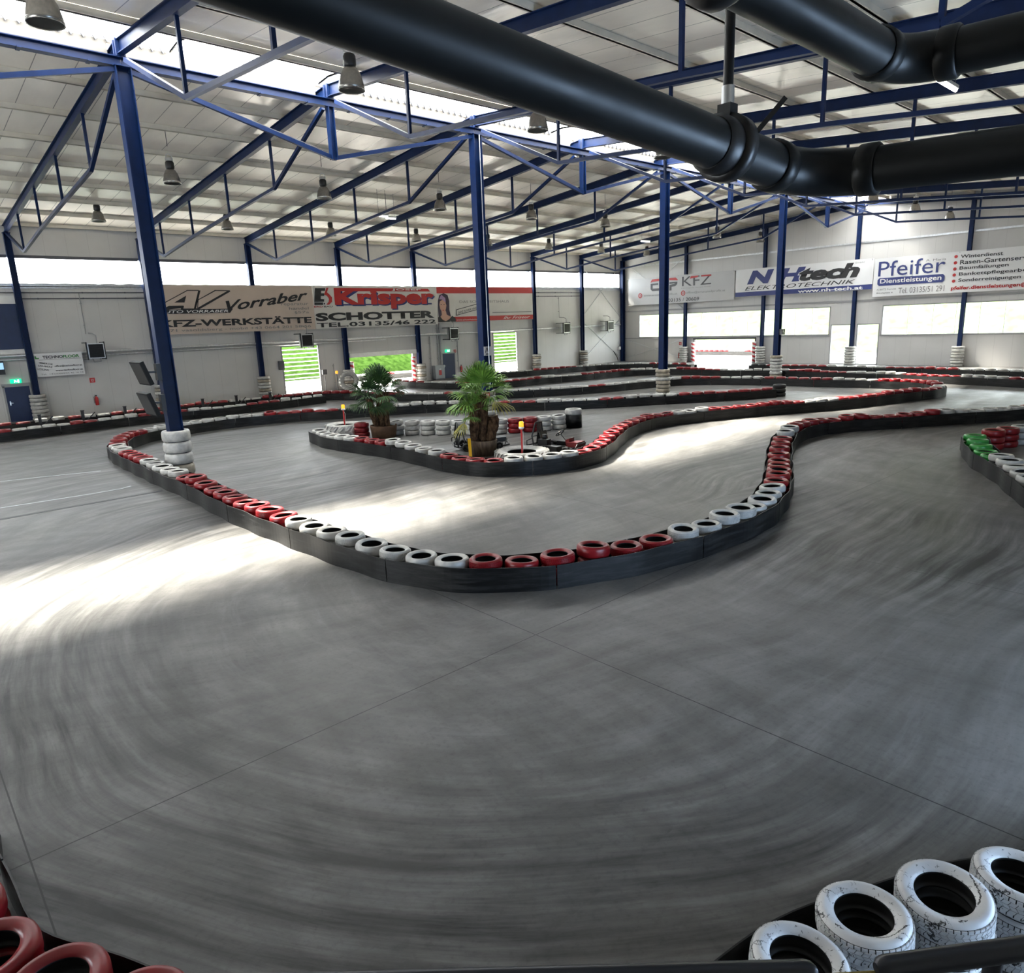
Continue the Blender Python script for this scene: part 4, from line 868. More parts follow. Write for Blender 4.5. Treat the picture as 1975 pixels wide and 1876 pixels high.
for (x0, x1, y, lab) in [(22.2, 22.9, 34.6, 'left short lit tube light on the second rafter bay'), (23.05, 23.75, 35.1, 'right short lit tube light on the second rafter bay'), (45.6, 46.7, 34.6, 'lit tube light left of the third ridge column'), (20.3, 21.7, 6.62, 'lit tube light near the dark pipe elbow, upper right')]:
    top = ztop(y)-.36; z = {34.6: 10.25, 35.1: 10.25}.get(y, 9.6)
    if y == 34.6 and x0 > 40: z = 10.0
    r = empty('tube_light', (x0, y, z), lab, 'light')
    b = MB(); b.box((x0, y-.06, z+.04), (x1, y+.06, z+.12)); b.build('housing', WHITEP, r)
    b = MB(); b.tube([(x0+.04, y, z+.01), (x1-.04, y, z+.01)], .045, 10); b.build('tube', TUBE, r)
    for xx in (x0+.1, x1-.1):
        b = MB(); b.tube([(xx, y, z+.12), (xx, y, ztop(y)+.19)], .008, 6); b.build('suspension_rod', DGREY, r)

# ================================================================== ON THE LEFT WALL
def heater(x, z, n):
    r = empty('fan_heater', (x, YW, z), '%s wall-hung fan heater from the left with dark square grille' % ORD[n], 'heater', 'fan heaters')
    y1 = YW-1.0
    b = MB(); b.box((x-.42, y1, z-.42), (x+.42, y1+.42, z+.42)); b.build('housing', GALV, r)
    b = MB(); b.box((x-.37, y1-.03, z-.37), (x+.37, y1, z+.37)); b.build('grille', BLACKM, r)
    b = MB()
    for i in range(12): b.bar((x-.36, y1-.04, z-.33+.06*i), (x+.36, y1-.04, z-.33+.06*i), .03, .012, 0, (0, .7, .7))
    b.build('louvres', BLACKM, r)
    for s in (-1, 1):
        b = MB(); b.bar((x+s*.45, y1+.1, z-.46), (x+s*.45, YW, z-.46), .05, .05); b.bar((x+s*.45, y1+.1, z+.46), (x+s*.45, YW, z+.46), .05, .05); b.box((x+s*.45-.03, y1+.02, z-.5), (x+s*.45+.03, y1+.12, z+.5)); b.build('bracket', BLACKM, r)
    b = MB(); b.tube([(x+.15, y1+.25, z+.42), (x+.15, y1+.25, z+.85), (x+.02, y1+.45, z+.98), (x-.05, YW-.06, z+1.0)], .03, 8); b.tube([(x-.2, y1+.2, z-.42), (x-.15, y1+.2, z-.62), (x+.2, y1+.2, z-.62), (x+.2, y1+.2, z-.42)], .03, 8)
    b.build('pipe', GREYP, r)
for n, x in enumerate([10.1, 23.1, 36.0, 49.4, 55.8]): heater(x, 3.65, n)
b = MB()
b.tube([(5.0, YW-.16, 3.56), (58.3, YW-.16, 3.72)], .075, 12); b.tube([(5.0, YW-.13, 3.36), (30, YW-.13, 3.44)], .05, 10)
tag(b.build('heating_pipe', GALV, None, (5.0, YW-.16, 3.56)), 'long galvanised pipe running along the whole left wall', 'pipe')
for (xa, xb, w_) in [(5.2, 14.0, 'left end'), (46.2, 52.3, 'right end')]:
    for z, u in ((6.9, 'upper'), (6.58, 'lower')):
        b = MB(); b.tube([(xa, YW-.05, z), (xb, YW-.05, z)], .03, 8)
        x = xa+.5
        while x < xb: b.box((x-.03, YW-.09, z-.04), (x+.03, YW, z+.04)); x += 2.2
        tag(b.build('conduit', DGREY, None, (xa, YW-.05, z)), '%s thin conduit below the window strip at the %s of the left wall' % (u, w_), 'conduit')
def vpipe(x, z0, z1, r, lab):
    b = MB(); b.tube([(x, YW-.1, z0), (x, YW-.1, z1)], r, 10)
    z = z0+.5
    while z < z1: b.box((x-r-.02, YW-.1-r*.7, z-.02), (x+r+.02, YW, z+.02)); z += 1.2
    tag(b.build('pipe', GREYP, None, (x, YW-.1, z0)), lab, 'pipe')
vpipe(9.9, 4.6, 6.86, .025, 'thin vertical pipe above the leftmost fan heater')
vpipe(34.15, .05, 3.5, .05, 'vertical pipe left of the grey electric cabinet')
vpipe(34.95, 1.2, 4.5, .06, 'left of two thick vertical pipes above the grey cabinet')
vpipe(35.18, 1.2, 4.5, .06, 'right of two thick vertical pipes above the grey cabinet')
vpipe(36.95, .9, 3.5, .045, 'vertical pipe right of the blue escape door')
vpipe(49.3, 4.7, 6.5, .02, 'thin vertical pipe above the fourth fan heater')
vpipe(25.4, .05, 1.9, .03, 'thin vertical pole between the louvred gate and the garage gate')
r = empty('electric_cabinet', (34.8, YW, 0), 'grey electric cabinet with a red sign left of the blue escape door', 'cabinet')
b = MB(); b.box((34.28, YW-.45, .1), (35.22, YW-.02, 1.16)); b.build('body', CONC_G, r)
b = MB(); b.box((34.31, YW-.475, .14), (35.19, YW-.45, 1.12)); b.build('door', CONC_G, r)
b = MB(); b.box((34.62, YW-.485, .38), (34.88, YW-.475, .78)); b.build('warning_sign', REDP, r)
b = MB(); b.box((34.65, YW-.49, .82), (34.85, YW-.476, .90)); b.build('plate', WHITEP, r)
b = MB(); b.box((34.3, YW-.4, 0), (35.2, YW-.05, .1)); b.build('plinth', DGREY, r)
GREENL = P('exit_sign_green', (.0, .25, .10), .4, emit=(0, .6, .25), estr=.6)
WLIT = P('exit_sign_white', (.9, .9, .9), .4, emit=(1, 1, 1), estr=.9)
def exit_sign(x, z, lab, wd=.5):
    r = empty('exit_sign', (x, YW, z), lab, 'sign')
    b = MB(); b.box((x-wd/2, YW-.14, z-.11), (x+wd/2, YW-.02, z+.11)); b.build('case', GREENL, r)
    b = MB(); y = YW-.146
    b.disc((x-.06, y, z+.055), .022, 10, (0, -1, 0)); b.prism([(x-.09, y, z-.07), (x-.06, y, z-.07), (x-.03, y, z), (x+.02, y, z-.06), (x+.045, y, z-.05), (x, y, z+.04), (x-.07, y, z+.03)], (0, .004, 0))
    b.box((x+.07, y, z-.08), (x+.15, y+.004, z+.08)); b.build('pictogram', WLIT, r)
exit_sign(6.15, 2.22, 'lit green exit sign over the blue door at the left edge')
exit_sign(35.9, 2.26, 'lit green exit sign over the blue door in the middle', .42)
def extinguisher(x, y, z, nrm, lab):
    r = empty('fire_extinguisher', (x, y, z), lab, 'extinguisher')
    b = MB(); b.lathe([(0, 0), (.085, 0), (.095, .02), (.095, .40), (.07, .47), (.03, .50), (.03, .53), (0, .53)], 16, (x, y, z)); b.build('cylinder', REDP, r)
    b = MB(); b.box((x-.04, y-.03, z+.53), (x+.04, y+.03, z+.58)); b.bar((x-.1, y, z+.60), (x+.06, y, z+.58), .03, .02); b.build('valve_handle', BLACKM, r)
    b = MB(); b.tube([(x-.04, y, z+.55), (x-.13, y, z+.48), (x-.13, y, z+.12)], .014, 8); b.build('hose', BLACKM, r)
    b = MB(); n = Vector(nrm); b.bar(Vector((x, y, z+.3)), Vector((x, y, z+.3))-n*.2, .06, .05); b.build('wall_bracket', BLACKM, r)
extinguisher(9.87, YW-.17, .52, (0, -1, 0), 'red fire extinguisher on the left wall below a red square sign')
extinguisher(37.2, YW-.17, .45, (0, -1, 0), 'red fire extinguisher right of the blue escape door')
extinguisher(XE-.17, 40.0, .35, (-1, 0, 0), 'red fire extinguisher on the end wall by the corner column stack')
def fire_sign(c, ax, s, lab):
    """small red square with a white pictogram; ax 'x': on a wall along x, 'y': on the end wall"""
    x, y, z = c; r = empty('fire_sign', c, lab, 'sign')
    f = (lambda u, d, v: (x+u, y-d, z+v)) if ax == 'x' else (lambda u, d, v: (x-d, y-u, z+v))
    b = MB(); b.box(f(-s, 0, -s), f(s, .012, s)); b.build('plate', REDP, r)
    b = MB(); b.tube([f(-.45*s, .016, .5*s), f(-.4*s, .016, -.3*s), f(0, .016, -.6*s), f(.4*s, .016, -.3*s), f(.45*s, .016, .5*s)], s*.09, 6); b.tube([f(0, .016, .5*s), f(0, .016, -.1*s)], s*.09, 6); b.build('pictogram', WHITEP, r)
fire_sign((9.85, YW-.005, 1.97), 'x', .14, 'small red fire sign on the left wall over the extinguisher')
fire_sign((36.72, YW-.01, 2.2), 'x', .12, 'small red fire sign beside the exit sign of the middle blue door')
fire_sign((XE-.01, 40.0, 1.75), 'y', .14, 'small red fire sign on the end wall left of the open gateway')
b = MB(); b.box((5.1, YW-.45, 2.62), (5.72, YW-.3, 3.34)); r = b.build('wall_monitor', BLACKM, None, (5.4, YW-.4, 3.0)); tag(r, 'small monitor on the wall at the left edge', 'monitor')
f = MB(); f.box((5.15, YW-.46, 2.9), (5.69, YW-.45, 3.25)); f.build('screen', P('dim_screen', (.05, .12, .2), .2, emit=(.2, .35, .5), estr=.5), r)
f = MB(); f.box((5.3, YW-.3, 2.9), (5.5, YW, 3.1)); f.build('mount', BLACKM, r)
r = tag((lambda b: (b.box((24.35, YW-.5, 0), (24.6, YW-.2, .02)), b.bar((24.5, YW-.35, 0), (24.5, YW-.35, 1.35), .04, .04), b.box((24.33, YW-.42, 1.2), (24.67, YW-.27, 1.55)))[0] or b.build('control_box_stand', DGREY, None, (24.5, YW-.35, 0)))(MB()), 'dark control box on a thin stand beside the first louvred gate', 'control box')
# louvre gate switch box
b = MB(); b.box((21.25, YW-.22, 1.75), (21.6, YW, 2.35)); tag(b.build('switch_box', DGREY, None, (21.4, YW-.1, 2)), 'dark switch box on the frame left of the louvred gate', 'switch box')

# ------------------------------------------------------------------ lettering
def text_mesh(body, bold=0.0, shear=0.0, res=3):
    cu = bpy.data.curves.new('lettering', 'FONT'); cu.body = body; cu.size = 1; cu.shear = shear; cu.offset = bold; cu.resolution_u = res
    cu.fill_mode = 'FRONT'
    o = bpy.data.objects.new('lettering', cu); col.objects.link(o)
    me = bpy.data.meshes.new_from_object(o.evaluated_get(bpy.context.evaluated_depsgraph_get()))
    bpy.data.objects.remove(o); return me
class Board:
    """a sign: u runs to the right and v up, seen by someone in the hall; d is the height above its face"""
    def __init__(s, root, axis, pos): s.root = root; s.axis = axis; s.pos = pos
    def P(s, u, v, d): return Vector((u, s.pos-d, v)) if s.axis == 'x' else Vector((s.pos-d, u, v))
    def text(s, body, u0, v0, u1, v1, mt, bold=0.0, shear=0.0, d=.012, rise=0.0, name='lettering'):
        me = text_mesh(body, bold, shear); co = [v.co for v in me.vertices]
        if not co: return
        x0 = min(c.x for c in co); x1 = max(c.x for c in co); y0 = min(c.y for c in co); y1 = max(c.y for c in co)
        off = wloc(s.root)
        for v in me.vertices:
            a = (v.co.x-x0)/(x1-x0); c = (v.co.y-y0)/(y1-y0)
            v.co = s.P(u0+(u1-u0)*a, v0+(v1-v0)*c+rise*a, d)-off
        me.materials.clear(); me.materials.append(mt)
        o = bpy.data.objects.new(name, me); col.objects.link(o); o.parent = s.root; return o
    def poly(s, pts, mt, d=.008, name='printed_shape', th=.003):
        b = MB(); e = s.P(0, 0, 0)-s.P(0, 0, th); q = [s.P(u, v, d) for u, v in pts]
        b.prism(q, -e if False else (s.P(0, 0, th)-s.P(0, 0, 0)))
        return b.build(name, mt, s.root)
    def rect(s, u0, v0, u1, v1, mt, d=.006, name='printed_band'): return s.poly([(u0, v0), (u1, v0), (u1, v1), (u0, v1)], mt, d, name)
    def disc(s, u, v, r, mt, d=.008, name='dot', n=20): return s.poly([(u+r*cos(2*pi*k/n), v+r*sin(2*pi*k/n)) for k in range(n)], mt, d, name)
def banner(name, axis, pos, u0, u1, v0, v1, mt, label, cat='banner', wav=.02):
    """hung cloth with slight folds, tied to the columns by its eyelets"""
    root = empty(name, (u0, pos, v0) if axis == 'x' else (pos, u0, v0), label, cat)
    B = Board(root, axis, pos); b = MB(); n = 48; vs = []
    for i in range(n+1):
        for j in range(7):
            a, c = i/n, j/6
            d = -.004-wav*(.5+.5*sin(a*31+c*2.2))*(.3+.7*(1-c))
            vs.append(B.P(u0+(u1-u0)*a, v0+(v1-v0)*c, d))
    m0 = len(vs); vs += [v+(B.P(0, 0, -.006)-B.P(0, 0, 0)) for v in vs]
    fs = []
    for i in range(n):
        for j in range(6):
            a = i*7+j; fs.append((a, a+7, a+8, a+1)); fs.append((m0+a, m0+a+1, m0+a+8, m0+a+7))
    b.add(vs, fs, 0, True); b.build('cloth', mt, root)
    b = MB()
    for u in (u0+.15, (u0+u1)/2, u1-.15 if u1 > u0 else u1+.15):
        p = B.P(u, v1-.05, .0); b.bar(p, p+(B.P(0, 0, -.25)-B.P(0, 0, 0)), .04, .04)
    b.build('tie', DGREY, root)
    return B
INK = P('print_black', (.016, .016, .018), .5); INKW = P('print_white', (.72, .72, .70), .5); INKG = P('print_grey', (.20, .20, .20), .5); INKR = P('print_red', (.42, .018, .018), .5)
INKN = P('print_navy', (.022, .035, .16), .5); INKGR = P('print_green', (.02, .22, .03), .5)
CB = P('banner_beige_cloth', (.56, .46, .385), .55, 0, .3, .12, .6); CW = P('banner_white_cloth', (.66, .64, .60), .5, 0, .3, .10, .8); CW2 = P('banner_clean_white', (.74, .74, .74), .45, 0, .4, .05, .8); CG = P('banner_grey_white', (.52, .52, .52), .5, 0, .3, .05, .8)

B = banner('advertising_banner', 'x', 46.52, 13.75, 24.1, 4.40, 7.33, CB, 'beige garage banner with black AV logo, leftmost on the left wall')
B.poly([(14.17, 6.12), (15.75, 6.96), (16.52, 7.01), (16.10, 5.88), (15.2, 5.86), (15.2, 5.96), (14.3, 5.86), (14.0, 5.86)], INK, .006, 'logo_shadow')
B.poly([(14.13, 6.2), (15.73, 7.01), (16.41, 7.01), (15.99, 5.9), (15.30, 5.9), (15.38, 6.08), (14.52, 6.08), (14.24, 5.92), (13.9, 5.92)], CB, .012, 'logo_letter')
def outline(B, pts, mt, wd=.05, d=.0125):
    for p, q in zip(pts, pts[1:]+pts[:1]):
        b = MB(); n = B.P(-(q[1]-p[1]), q[0]-p[0], 0)-B.P(0, 0, 0); b.bar(B.P(*p, d), B.P(*q, d), .006, wd, 0, n); b.build('logo_outline', mt, B.root)
outline(B, [(14.13, 6.2), (15.73, 7.01), (16.41, 7.01), (15.99, 5.9), (15.30, 5.9), (15.38, 6.08), (14.52, 6.08), (14.24, 5.92)], INK)
B.poly([(14.85, 6.29), (15.62, 6.70), (15.46, 6.29)], INK, .017, 'logo_letter')
B.poly([(16.22, 6.42), (17.42, 7.04), (18.36, 7.02), (18.38, 6.94), (16.30, 5.87), (16.04, 5.87)], INK, .006, 'logo_shadow')
B.poly([(16.30, 6.44), (17.45, 7.01), (18.26, 6.99), (16.20, 5.93), (16.10, 5.93)], CB, .012, 'logo_letter')
outline(B, [(16.30, 6.44), (17.45, 7.01), (18.26, 6.99), (16.20, 5.93)], INK)
B.poly([(13.78, 5.62), (18.2, 5.62), (18.42, 5.88), (13.78, 5.88)], INK, .009, 'logo_bar')
B.text('AUTO VORRABER', 13.80, 5.66, 18.1, 5.83, INKW, .01, .2, .018)
B.text('Vorraber', 18.0, 5.70, 23.72, 6.35, INK, .022, .35, .014, .72)
B.text('reparatur', 21.71, 5.98, 23.7, 6.20, INKG, .004, 0); B.text('handel', 22.25, 5.75, 23.7, 5.92, INKG, .004); B.text('§57a', 22.63, 5.45, 23.7, 5.65, INKG, .004)
B.text('KFZ-WERKSTÄTTE', 13.85, 4.83, 23.84, 5.34, INK, .035)
B.text('8071 vasoldsberg - mobil +43 0664 201 58 56', 13.85, 4.50, 23.74, 4.71, INKG, .006)

B = banner('advertising_banner', 'x', 46.52, 24.12, 34.8, 4.42, 7.33, CW, 'white banner with big red Krisper lettering, second on the left wall')
B.poly([(24.18, 6.26), (24.32, 7.18), (25.12, 7.18), (25.08, 7.0), (24.78, 7.0), (24.75, 6.83), (25.0, 6.83), (24.98, 6.65), (24.72, 6.65), (24.69, 6.44), (24.95, 6.42), (24.92, 6.26)], INK, .008, 'logo_letter')
B.poly([(24.16, 6.04), (24.18, 6.21), (25.0, 6.21), (25.0, 6.04)], INK, .008, 'logo_truck'); B.disc(24.93, 6.12, .10, INKW, .013)
B.disc(24.93, 6.12, .06, INK, .018)
B.poly([(25.20, 7.2), (25.36, 7.2), (25.22, 6.9), (25.40, 6.75), (25.58, 6.55), (25.55, 6.25), (25.30, 6.05), (25.08, 6.05), (25.28, 6.25), (25.33, 6.45), (25.2, 6.65), (24.98, 6.75)], INKR, .008, 'logo_arrow')
B.text('ERD', 24.12, 5.87, 24.80, 5.98, INKR, .02); B.text('BAU', 24.88, 5.87, 25.55, 5.98, INK, .02)
B.poly([(25.77, 6.98), (25.77, 7.2), (34.0, 7.18), (34.2, 6.96)], INKR, .006, 'printed_band')
B.text('JOSEF', 30.62, 7.0, 33.31, 7.17, INKW, .02, 0, .014)
B.text('Krisper', 25.88, 5.62, 34.66, 7.0, INKN, .05, 0, .008); B.text('Krisper', 25.76, 5.70, 34.56, 7.13, INKR, .045, 0, .012)
for u0, u1 in [(25.82, 27.9), (28.2, 29.2), (29.4, 30.5), (33.2, 34.3)]: B.rect(u0, 5.98, u1, 6.08, INKN, .007)
B.text('SCHOTTER', 24.16, 4.93, 34.5, 5.50, INK, .05); B.text('TEL.03135/46 222', 24.2, 4.50, 34.58, 4.82, INK, .025)

B = banner('advertising_banner', 'x', 46.52, 34.82, 45.5, 4.56, 7.32, CW, 'white and red salon banner showing a dark-haired woman, third on the left wall')
B.rect(34.83, 6.82, 45.48, 7.31, INKR); B.rect(34.83, 4.58, 45.48, 4.97, INKR)
HAIR = P('print_purple_hair', (.035, .018, .045), .5); LILAC = P('print_lilac', (.35, .22, .40), .5); SKIN = P('print_skin', (.52, .30, .22), .5)
B.poly([(34.90, 5.0), (34.88, 5.7), (34.92, 6.25), (35.1, 6.7), (35.51, 6.83), (35.91, 6.7), (36.05, 6.24), (36.02, 5.52), (36.14, 5.0), (35.9, 4.8), (35.1, 4.85)], HAIR, .009, 'hair_print')
B.poly([(35.2, 5.45), (35.64, 5.48), (35.72, 5.16), (36.2, 4.95), (35.6, 4.62), (35.0, 4.92), (35.22, 5.15)], SKIN, .012, 'neck_print')
B.poly([(35.03, 5.94), (35.11, 6.2), (35.4, 6.35), (35.63, 6.2), (35.73, 5.88), (35.65, 5.57), (35.45, 5.33), (35.30, 5.33), (35.10, 5.58)], SKIN, .015, 'face_print')
B.poly([(35.02, 6.36), (35.27, 6.72), (35.66, 6.45), (35.68, 6.10), (35.35, 6.34)], LILAC, .018, 'fringe_print')
for u in (35.22, 35.5): B.rect(u-.06, 5.92, u+.06, 5.97, INK, .019, 'eye_print')
B.poly([(35.28, 5.52), (35.38, 5.55), (35.5, 5.52), (35.38, 5.46)], INKR, .019, 'mouth_print')
B.poly([(34.83, 4.58), (34.83, 4.95), (34.99, 5.08), (35.3, 4.74), (35.6, 4.65), (35.95, 4.79), (36.26, 5.06), (36.61, 4.86), (36.62, 4.58)], INK, .016, 'dress_print')
B.text('DAS SCHÖNHEITSHAUS', 37.11, 6.05, 42.6, 6.30, INKG, .0)
for a, c in ((0, .03),):
    for (p, q) in [((36.70, 5.08), (39.0, 5.52)), ((39.0, 5.52), (39.08, 5.98)), ((39.08, 5.98), (36.72, 5.52)), ((36.72, 5.52), (36.70, 5.08))]:
        b = MB(); b.bar(B.P(*p, .012), B.P(*q, .012), .006, .05, 0, B.P(-(q[1]-p[1]), q[0]-p[0], 0)-B.P(0, 0, 0)); b.build('stamp_frame', INK, B.root)
B.text('GANZ IN IHRER NÄHE', 36.9, 5.20, 38.9, 5.42, INK, .01, 0, .012, .36)
B.rect(40.65, 5.20, 45.3, 5.27, INKG); B.text('www.schoenheitshaus.at', 36.7, 4.66, 39.4, 4.78, INKW, 0, 0, .014)
B.text('Ihr Friseur', 41.9, 4.66, 45.1, 4.90, INKW, 0, .4, .014)

def plate(name, axis, pos, u0, u1, v0, v1, mt, label, cat='sign', th=.03):
    root = empty(name, (u0, pos, v0) if axis == 'x' else (pos, u0, v0), label, cat)
    B = Board(root, axis, pos); b = MB(); b.box(B.P(u0, v0, 0), B.P(u1, v1, -th)); b.build('plate', mt, root)
    return B
B = plate('floor_company_sign', 'x', 46.70, 7.16, 9.49, 2.37, 3.64, CW2, 'white sign reading TECHNOFLOOR beside the leftmost fan heater', th=.07)
B.text('TECHNO', 7.55, 3.34, 8.53, 3.50, INK, .03); B.text('FLOOR', 8.54, 3.34, 9.34, 3.50, INKGR, .03)
B.rect(7.36, 3.275, 9.4, 3.295, INKG); B.text('office@technofloor.at', 8.05, 2.83, 9.41, 2.96, INK, .01); B.text('www.technofloor.at', 8.06, 2.62, 9.41, 2.72, INK, .015)
B.text('Tel.  +43(0)664/45 45 16 18', 7.34, 2.43, 9.41, 2.53, INKG, .005)
B.text('IMMER DIE', 7.34, 3.10, 7.98, 3.19, INK, .01, .2, .012, -.14); B.text('SAUBERE', 7.27, 2.95, 7.95, 3.04, INK, .01, .2, .012, -.14); B.text('LÖSUNG', 7.22, 2.76, 7.75, 2.88, INK, .01, .2, .012, -.10)
B.poly([(7.2, 3.34), (7.2, 3.5), (7.26, 3.5), (7.26, 3.40), (7.38, 3.40), (7.38, 3.34)], INKGR, .008, 'logo')

# ------------------------------------------------------------------ banners on the end wall
B = banner('advertising_banner', 'y', 58.50, 45.94, 34.12, 5.56, 8.11, CG, 'grey-white car parts banner with ETP and KFZ, leftmost on the end wall')
def logo_letter(B, parts, mt, nm='logo_letter'):
    for p in parts: B.poly(p, mt, .010, nm)
R_ = lambda a, c, d, e: [(a, c), (d, c), (d, e), (a, e)]
DG = P('print_dark_grey', (.06, .06, .065), .5)
B.poly([(43.22, 7.62), (43.05, 7.92), (42.2, 7.94), (42.2, 7.72), (42.95, 7.70)], INKR, .01, 'logo_accent')
logo_letter(B, [[(43.2, 7.3), (43.2, 7.52), (42.3, 7.54), (42.3, 7.38), (42.95, 7.36), (42.95, 7.06), (42.2, 7.04), (42.2, 6.82), (43.0, 6.82), (43.2, 7.0)]], DG)
logo_letter(B, [R_(42.1, 7.74, 41.15, 7.93)], INKR); logo_letter(B, [R_(41.78, 6.84, 41.50, 7.62)], DG)
logo_letter(B, [[(41.03, 7.72), (41.03, 7.92), (40.3, 7.92), (40.08, 7.74), (40.1, 7.64)]], INKR)
logo_letter(B, [[(41.0, 7.36), (41.0, 7.54), (40.1, 7.54), (40.12, 7.3), (40.35, 7.12), (40.75, 7.1), (40.75, 6.76), (41.0, 6.76), (41.0, 7.28), (40.45, 7.34), (40.4, 7.4)]], DG)
B.text('KFZ', 39.58, 7.07, 36.47, 7.92, DG, .0, 0, .01); B.rect(37.5, 7.80, 36.47, 7.93, INKR, .014); B.poly([(38.75, 7.70), (38.6, 7.93), (37.8, 7.93), (37.9, 7.78)], INKR, .014, 'logo_accent')
B.text('Fahrzeugteile Handels GmbH', 39.65, 6.83, 36.48, 6.92, INKG, 0)
for u, v in ((44.46, 6.46), (39.45, 6.44)): B.disc(u, v, .24, INKR, .008); B.disc(u, v, .15, CG, .013); B.rect(u+.05, v-.09, u-.05, v+.09, INKR, .017)
B.text('www.ersatzteilprofis.at', 44.04, 6.30, 40.1, 6.54, INKG, .0); B.text('office@ersatzteilprofis.at', 39.13, 6.31, 35.0, 6.56, INKG, .0)
B.text('Tel. 03135 / 20609', 42.2, 5.70, 37.7, 6.02, INK, .0)

B = banner('advertising_banner', 'y', 58.50, 34.02, 22.36, 5.78, 8.09, CW2, 'white and blue banner reading NH tech, second on the end wall')
B.rect(34.0, 5.80, 22.38, 6.17, INKN)
B.text('N', 32.89, 6.80, 30.43, 7.92, INKN, .06, .25); B.text('H', 30.2, 6.78, 27.66, 7.90, INKN, .06, .25)
B.text('tech', 28.35, 6.74, 23.3, 7.90, CW2, .09, .25, .014); B.text('tech', 28.25, 6.76, 23.35, 7.88, INK, .05, .25, .018)
B.text('ELEKTROTECHNIK', 33.08, 6.30, 23.65, 6.62, INK, .0, .3); B.text('www.nh-tech.at', 28.26, 5.83, 23.07, 6.10, INKW, .03, 0, .012)
B.text('GmbH', 23.79, 7.80, 23.06, 7.92, INKG, 0, .2)

B = banner('advertising_banner', 'y', 58.50, 22.32, 10.9, 5.22, 8.02, CW2, 'white banner reading Pfeifer with red bullet list, right on the end wall')
B.text('Pfeifer', 21.99, 6.68, 17.45, 7.78, INKN, .0); B.text('A. Maria', 18.75, 7.52, 17.43, 7.68, INKG, 0)
q = []; 
for (cx, cz, a0) in ((17.57, 6.14, 0), (21.85, 6.14, 0)): pass
rr_ = .13
for cx, cz, a in ((17.55, 6.44, 0), (21.87, 6.44, 90), (21.87, 6.13, 180), (17.55, 6.13, 270)):
    for t in (0, 30, 60, 90): q.append((cx+(-1 if False else 1)*rr_*cos(radians(a+t))*(-1 if False else 1)*1, cz+rr_*sin(radians(a+t))))
B.poly([(u if True else 0, v) for u, v in [(17.42, 6.13), (17.55, 6.0), (21.87, 6.0), (22.0, 6.13), (22.0, 6.44), (21.87, 6.57), (17.55, 6.57), (17.42, 6.44)]], INKN, .007, 'printed_box')
B.text('Dienstleistungen', 21.81, 6.07, 17.62, 6.50, INKW, .015, 0, .014)
B.text('A-8072 Fernitz', 22.02, 5.66, 20.62, 5.79, INKG, .004); B.text('Kirchplatz 6', 22.0, 5.40, 20.84, 5.52, INK, .004); B.text('Tel. 03135/51 291', 20.45, 5.37, 17.37, 5.78, INKG, .004)
for k, (t, u1, v0) in enumerate([('Winterdienst', 14.0, 7.55), ('Rasen-Gartenservice', 12.0, 7.13), ('Baumfällungen', 13.6, 6.71), ('Bankettpflegearbeiten', 11.7, 6.30), ('Sonderreinigungen', 12.83, 5.88)]):
    B.disc(16.82, v0+.14, .11, INKR, .008, 'bullet'); B.text(t, 16.53, v0, u1, v0+(.24 if k in (0,) else .30), INK, .012)
B.text('pfeifer.dienstleistungen@gr1.at', 16.95, 5.34, 11.3, 5.68, INKR, .03)

# ------------------------------------------------------------------ striped padded posts by the gateways
STR = bpy.data.materials.new('red_white_spiral_foil'); nt, N, L, bs = nodes_of(STR)
tc = N.new('ShaderNodeTexCoord'); s_ = N.new('ShaderNodeSeparateXYZ'); L.new(tc.outputs['Object'], s_.inputs[0])
an = math_node(N, L, 'DIVIDE', math_node(N, L, 'ARCTAN2', s_.outputs[1], s_.outputs[0]), 2*pi)
fr_ = math_node(N, L, 'FRACT', math_node(N, L, 'ADD', math_node(N, L, 'DIVIDE', s_.outputs[2], .36), an))
mxs = N.new('ShaderNodeMixRGB'); L.new(math_node(N, L, 'LESS_THAN', fr_, .5), mxs.inputs[0]); mxs.inputs[1].default_value = (.70, .68, .66, 1); mxs.inputs[2].default_value = (.45, .02, .03, 1)
L.new(mxs.outputs[0], bs.inputs['Base Color']); bs.inputs['Roughness'].default_value = .5
for x, y, h, lab in [(26.78, YW-.28, 1.95, 'red and white striped post left of the garage gate'), (32.3, YW-.28, 2.0, 'red and white striped post right of the garage gate'), (XE-.25, 38.42, 1.9, 'red and white striped post left of the far gateway'), (XE-.25, 32.12, 1.9, 'red and white striped post right of the far gateway')]:
    b = MB(); b.lathe([(0, 0), (.17, 0), (.17, h-.03), (.15, h), (0, h)], 24, (x, y, 0)); tag(b.build('striped_post', STR, None, (x, y, 0)), lab, 'post')

# ------------------------------------------------------------------ black posts standing in the left wall barrier
for i, x in enumerate([5.94, 7.77, 9.70, 13.63, 15.51, 17.52]):
    b = MB(); b.box((x-.06, 40.3-.06, 0), (x+.06, 40.3+.06, .84)); b.box((x-.08, 40.22, .84), (x+.08, 40.38, .87)); b.bar((x+.1, 40.3, .3), (x+.55, 40.3, .72), .04, .04)
    tag(b.build('barrier_post', BLACKM, None, (x, 40.3, 0)), '%s black timber post from the left between the tyre rows at the left wall' % ORD[i], 'post', 'posts between the tyre rows')

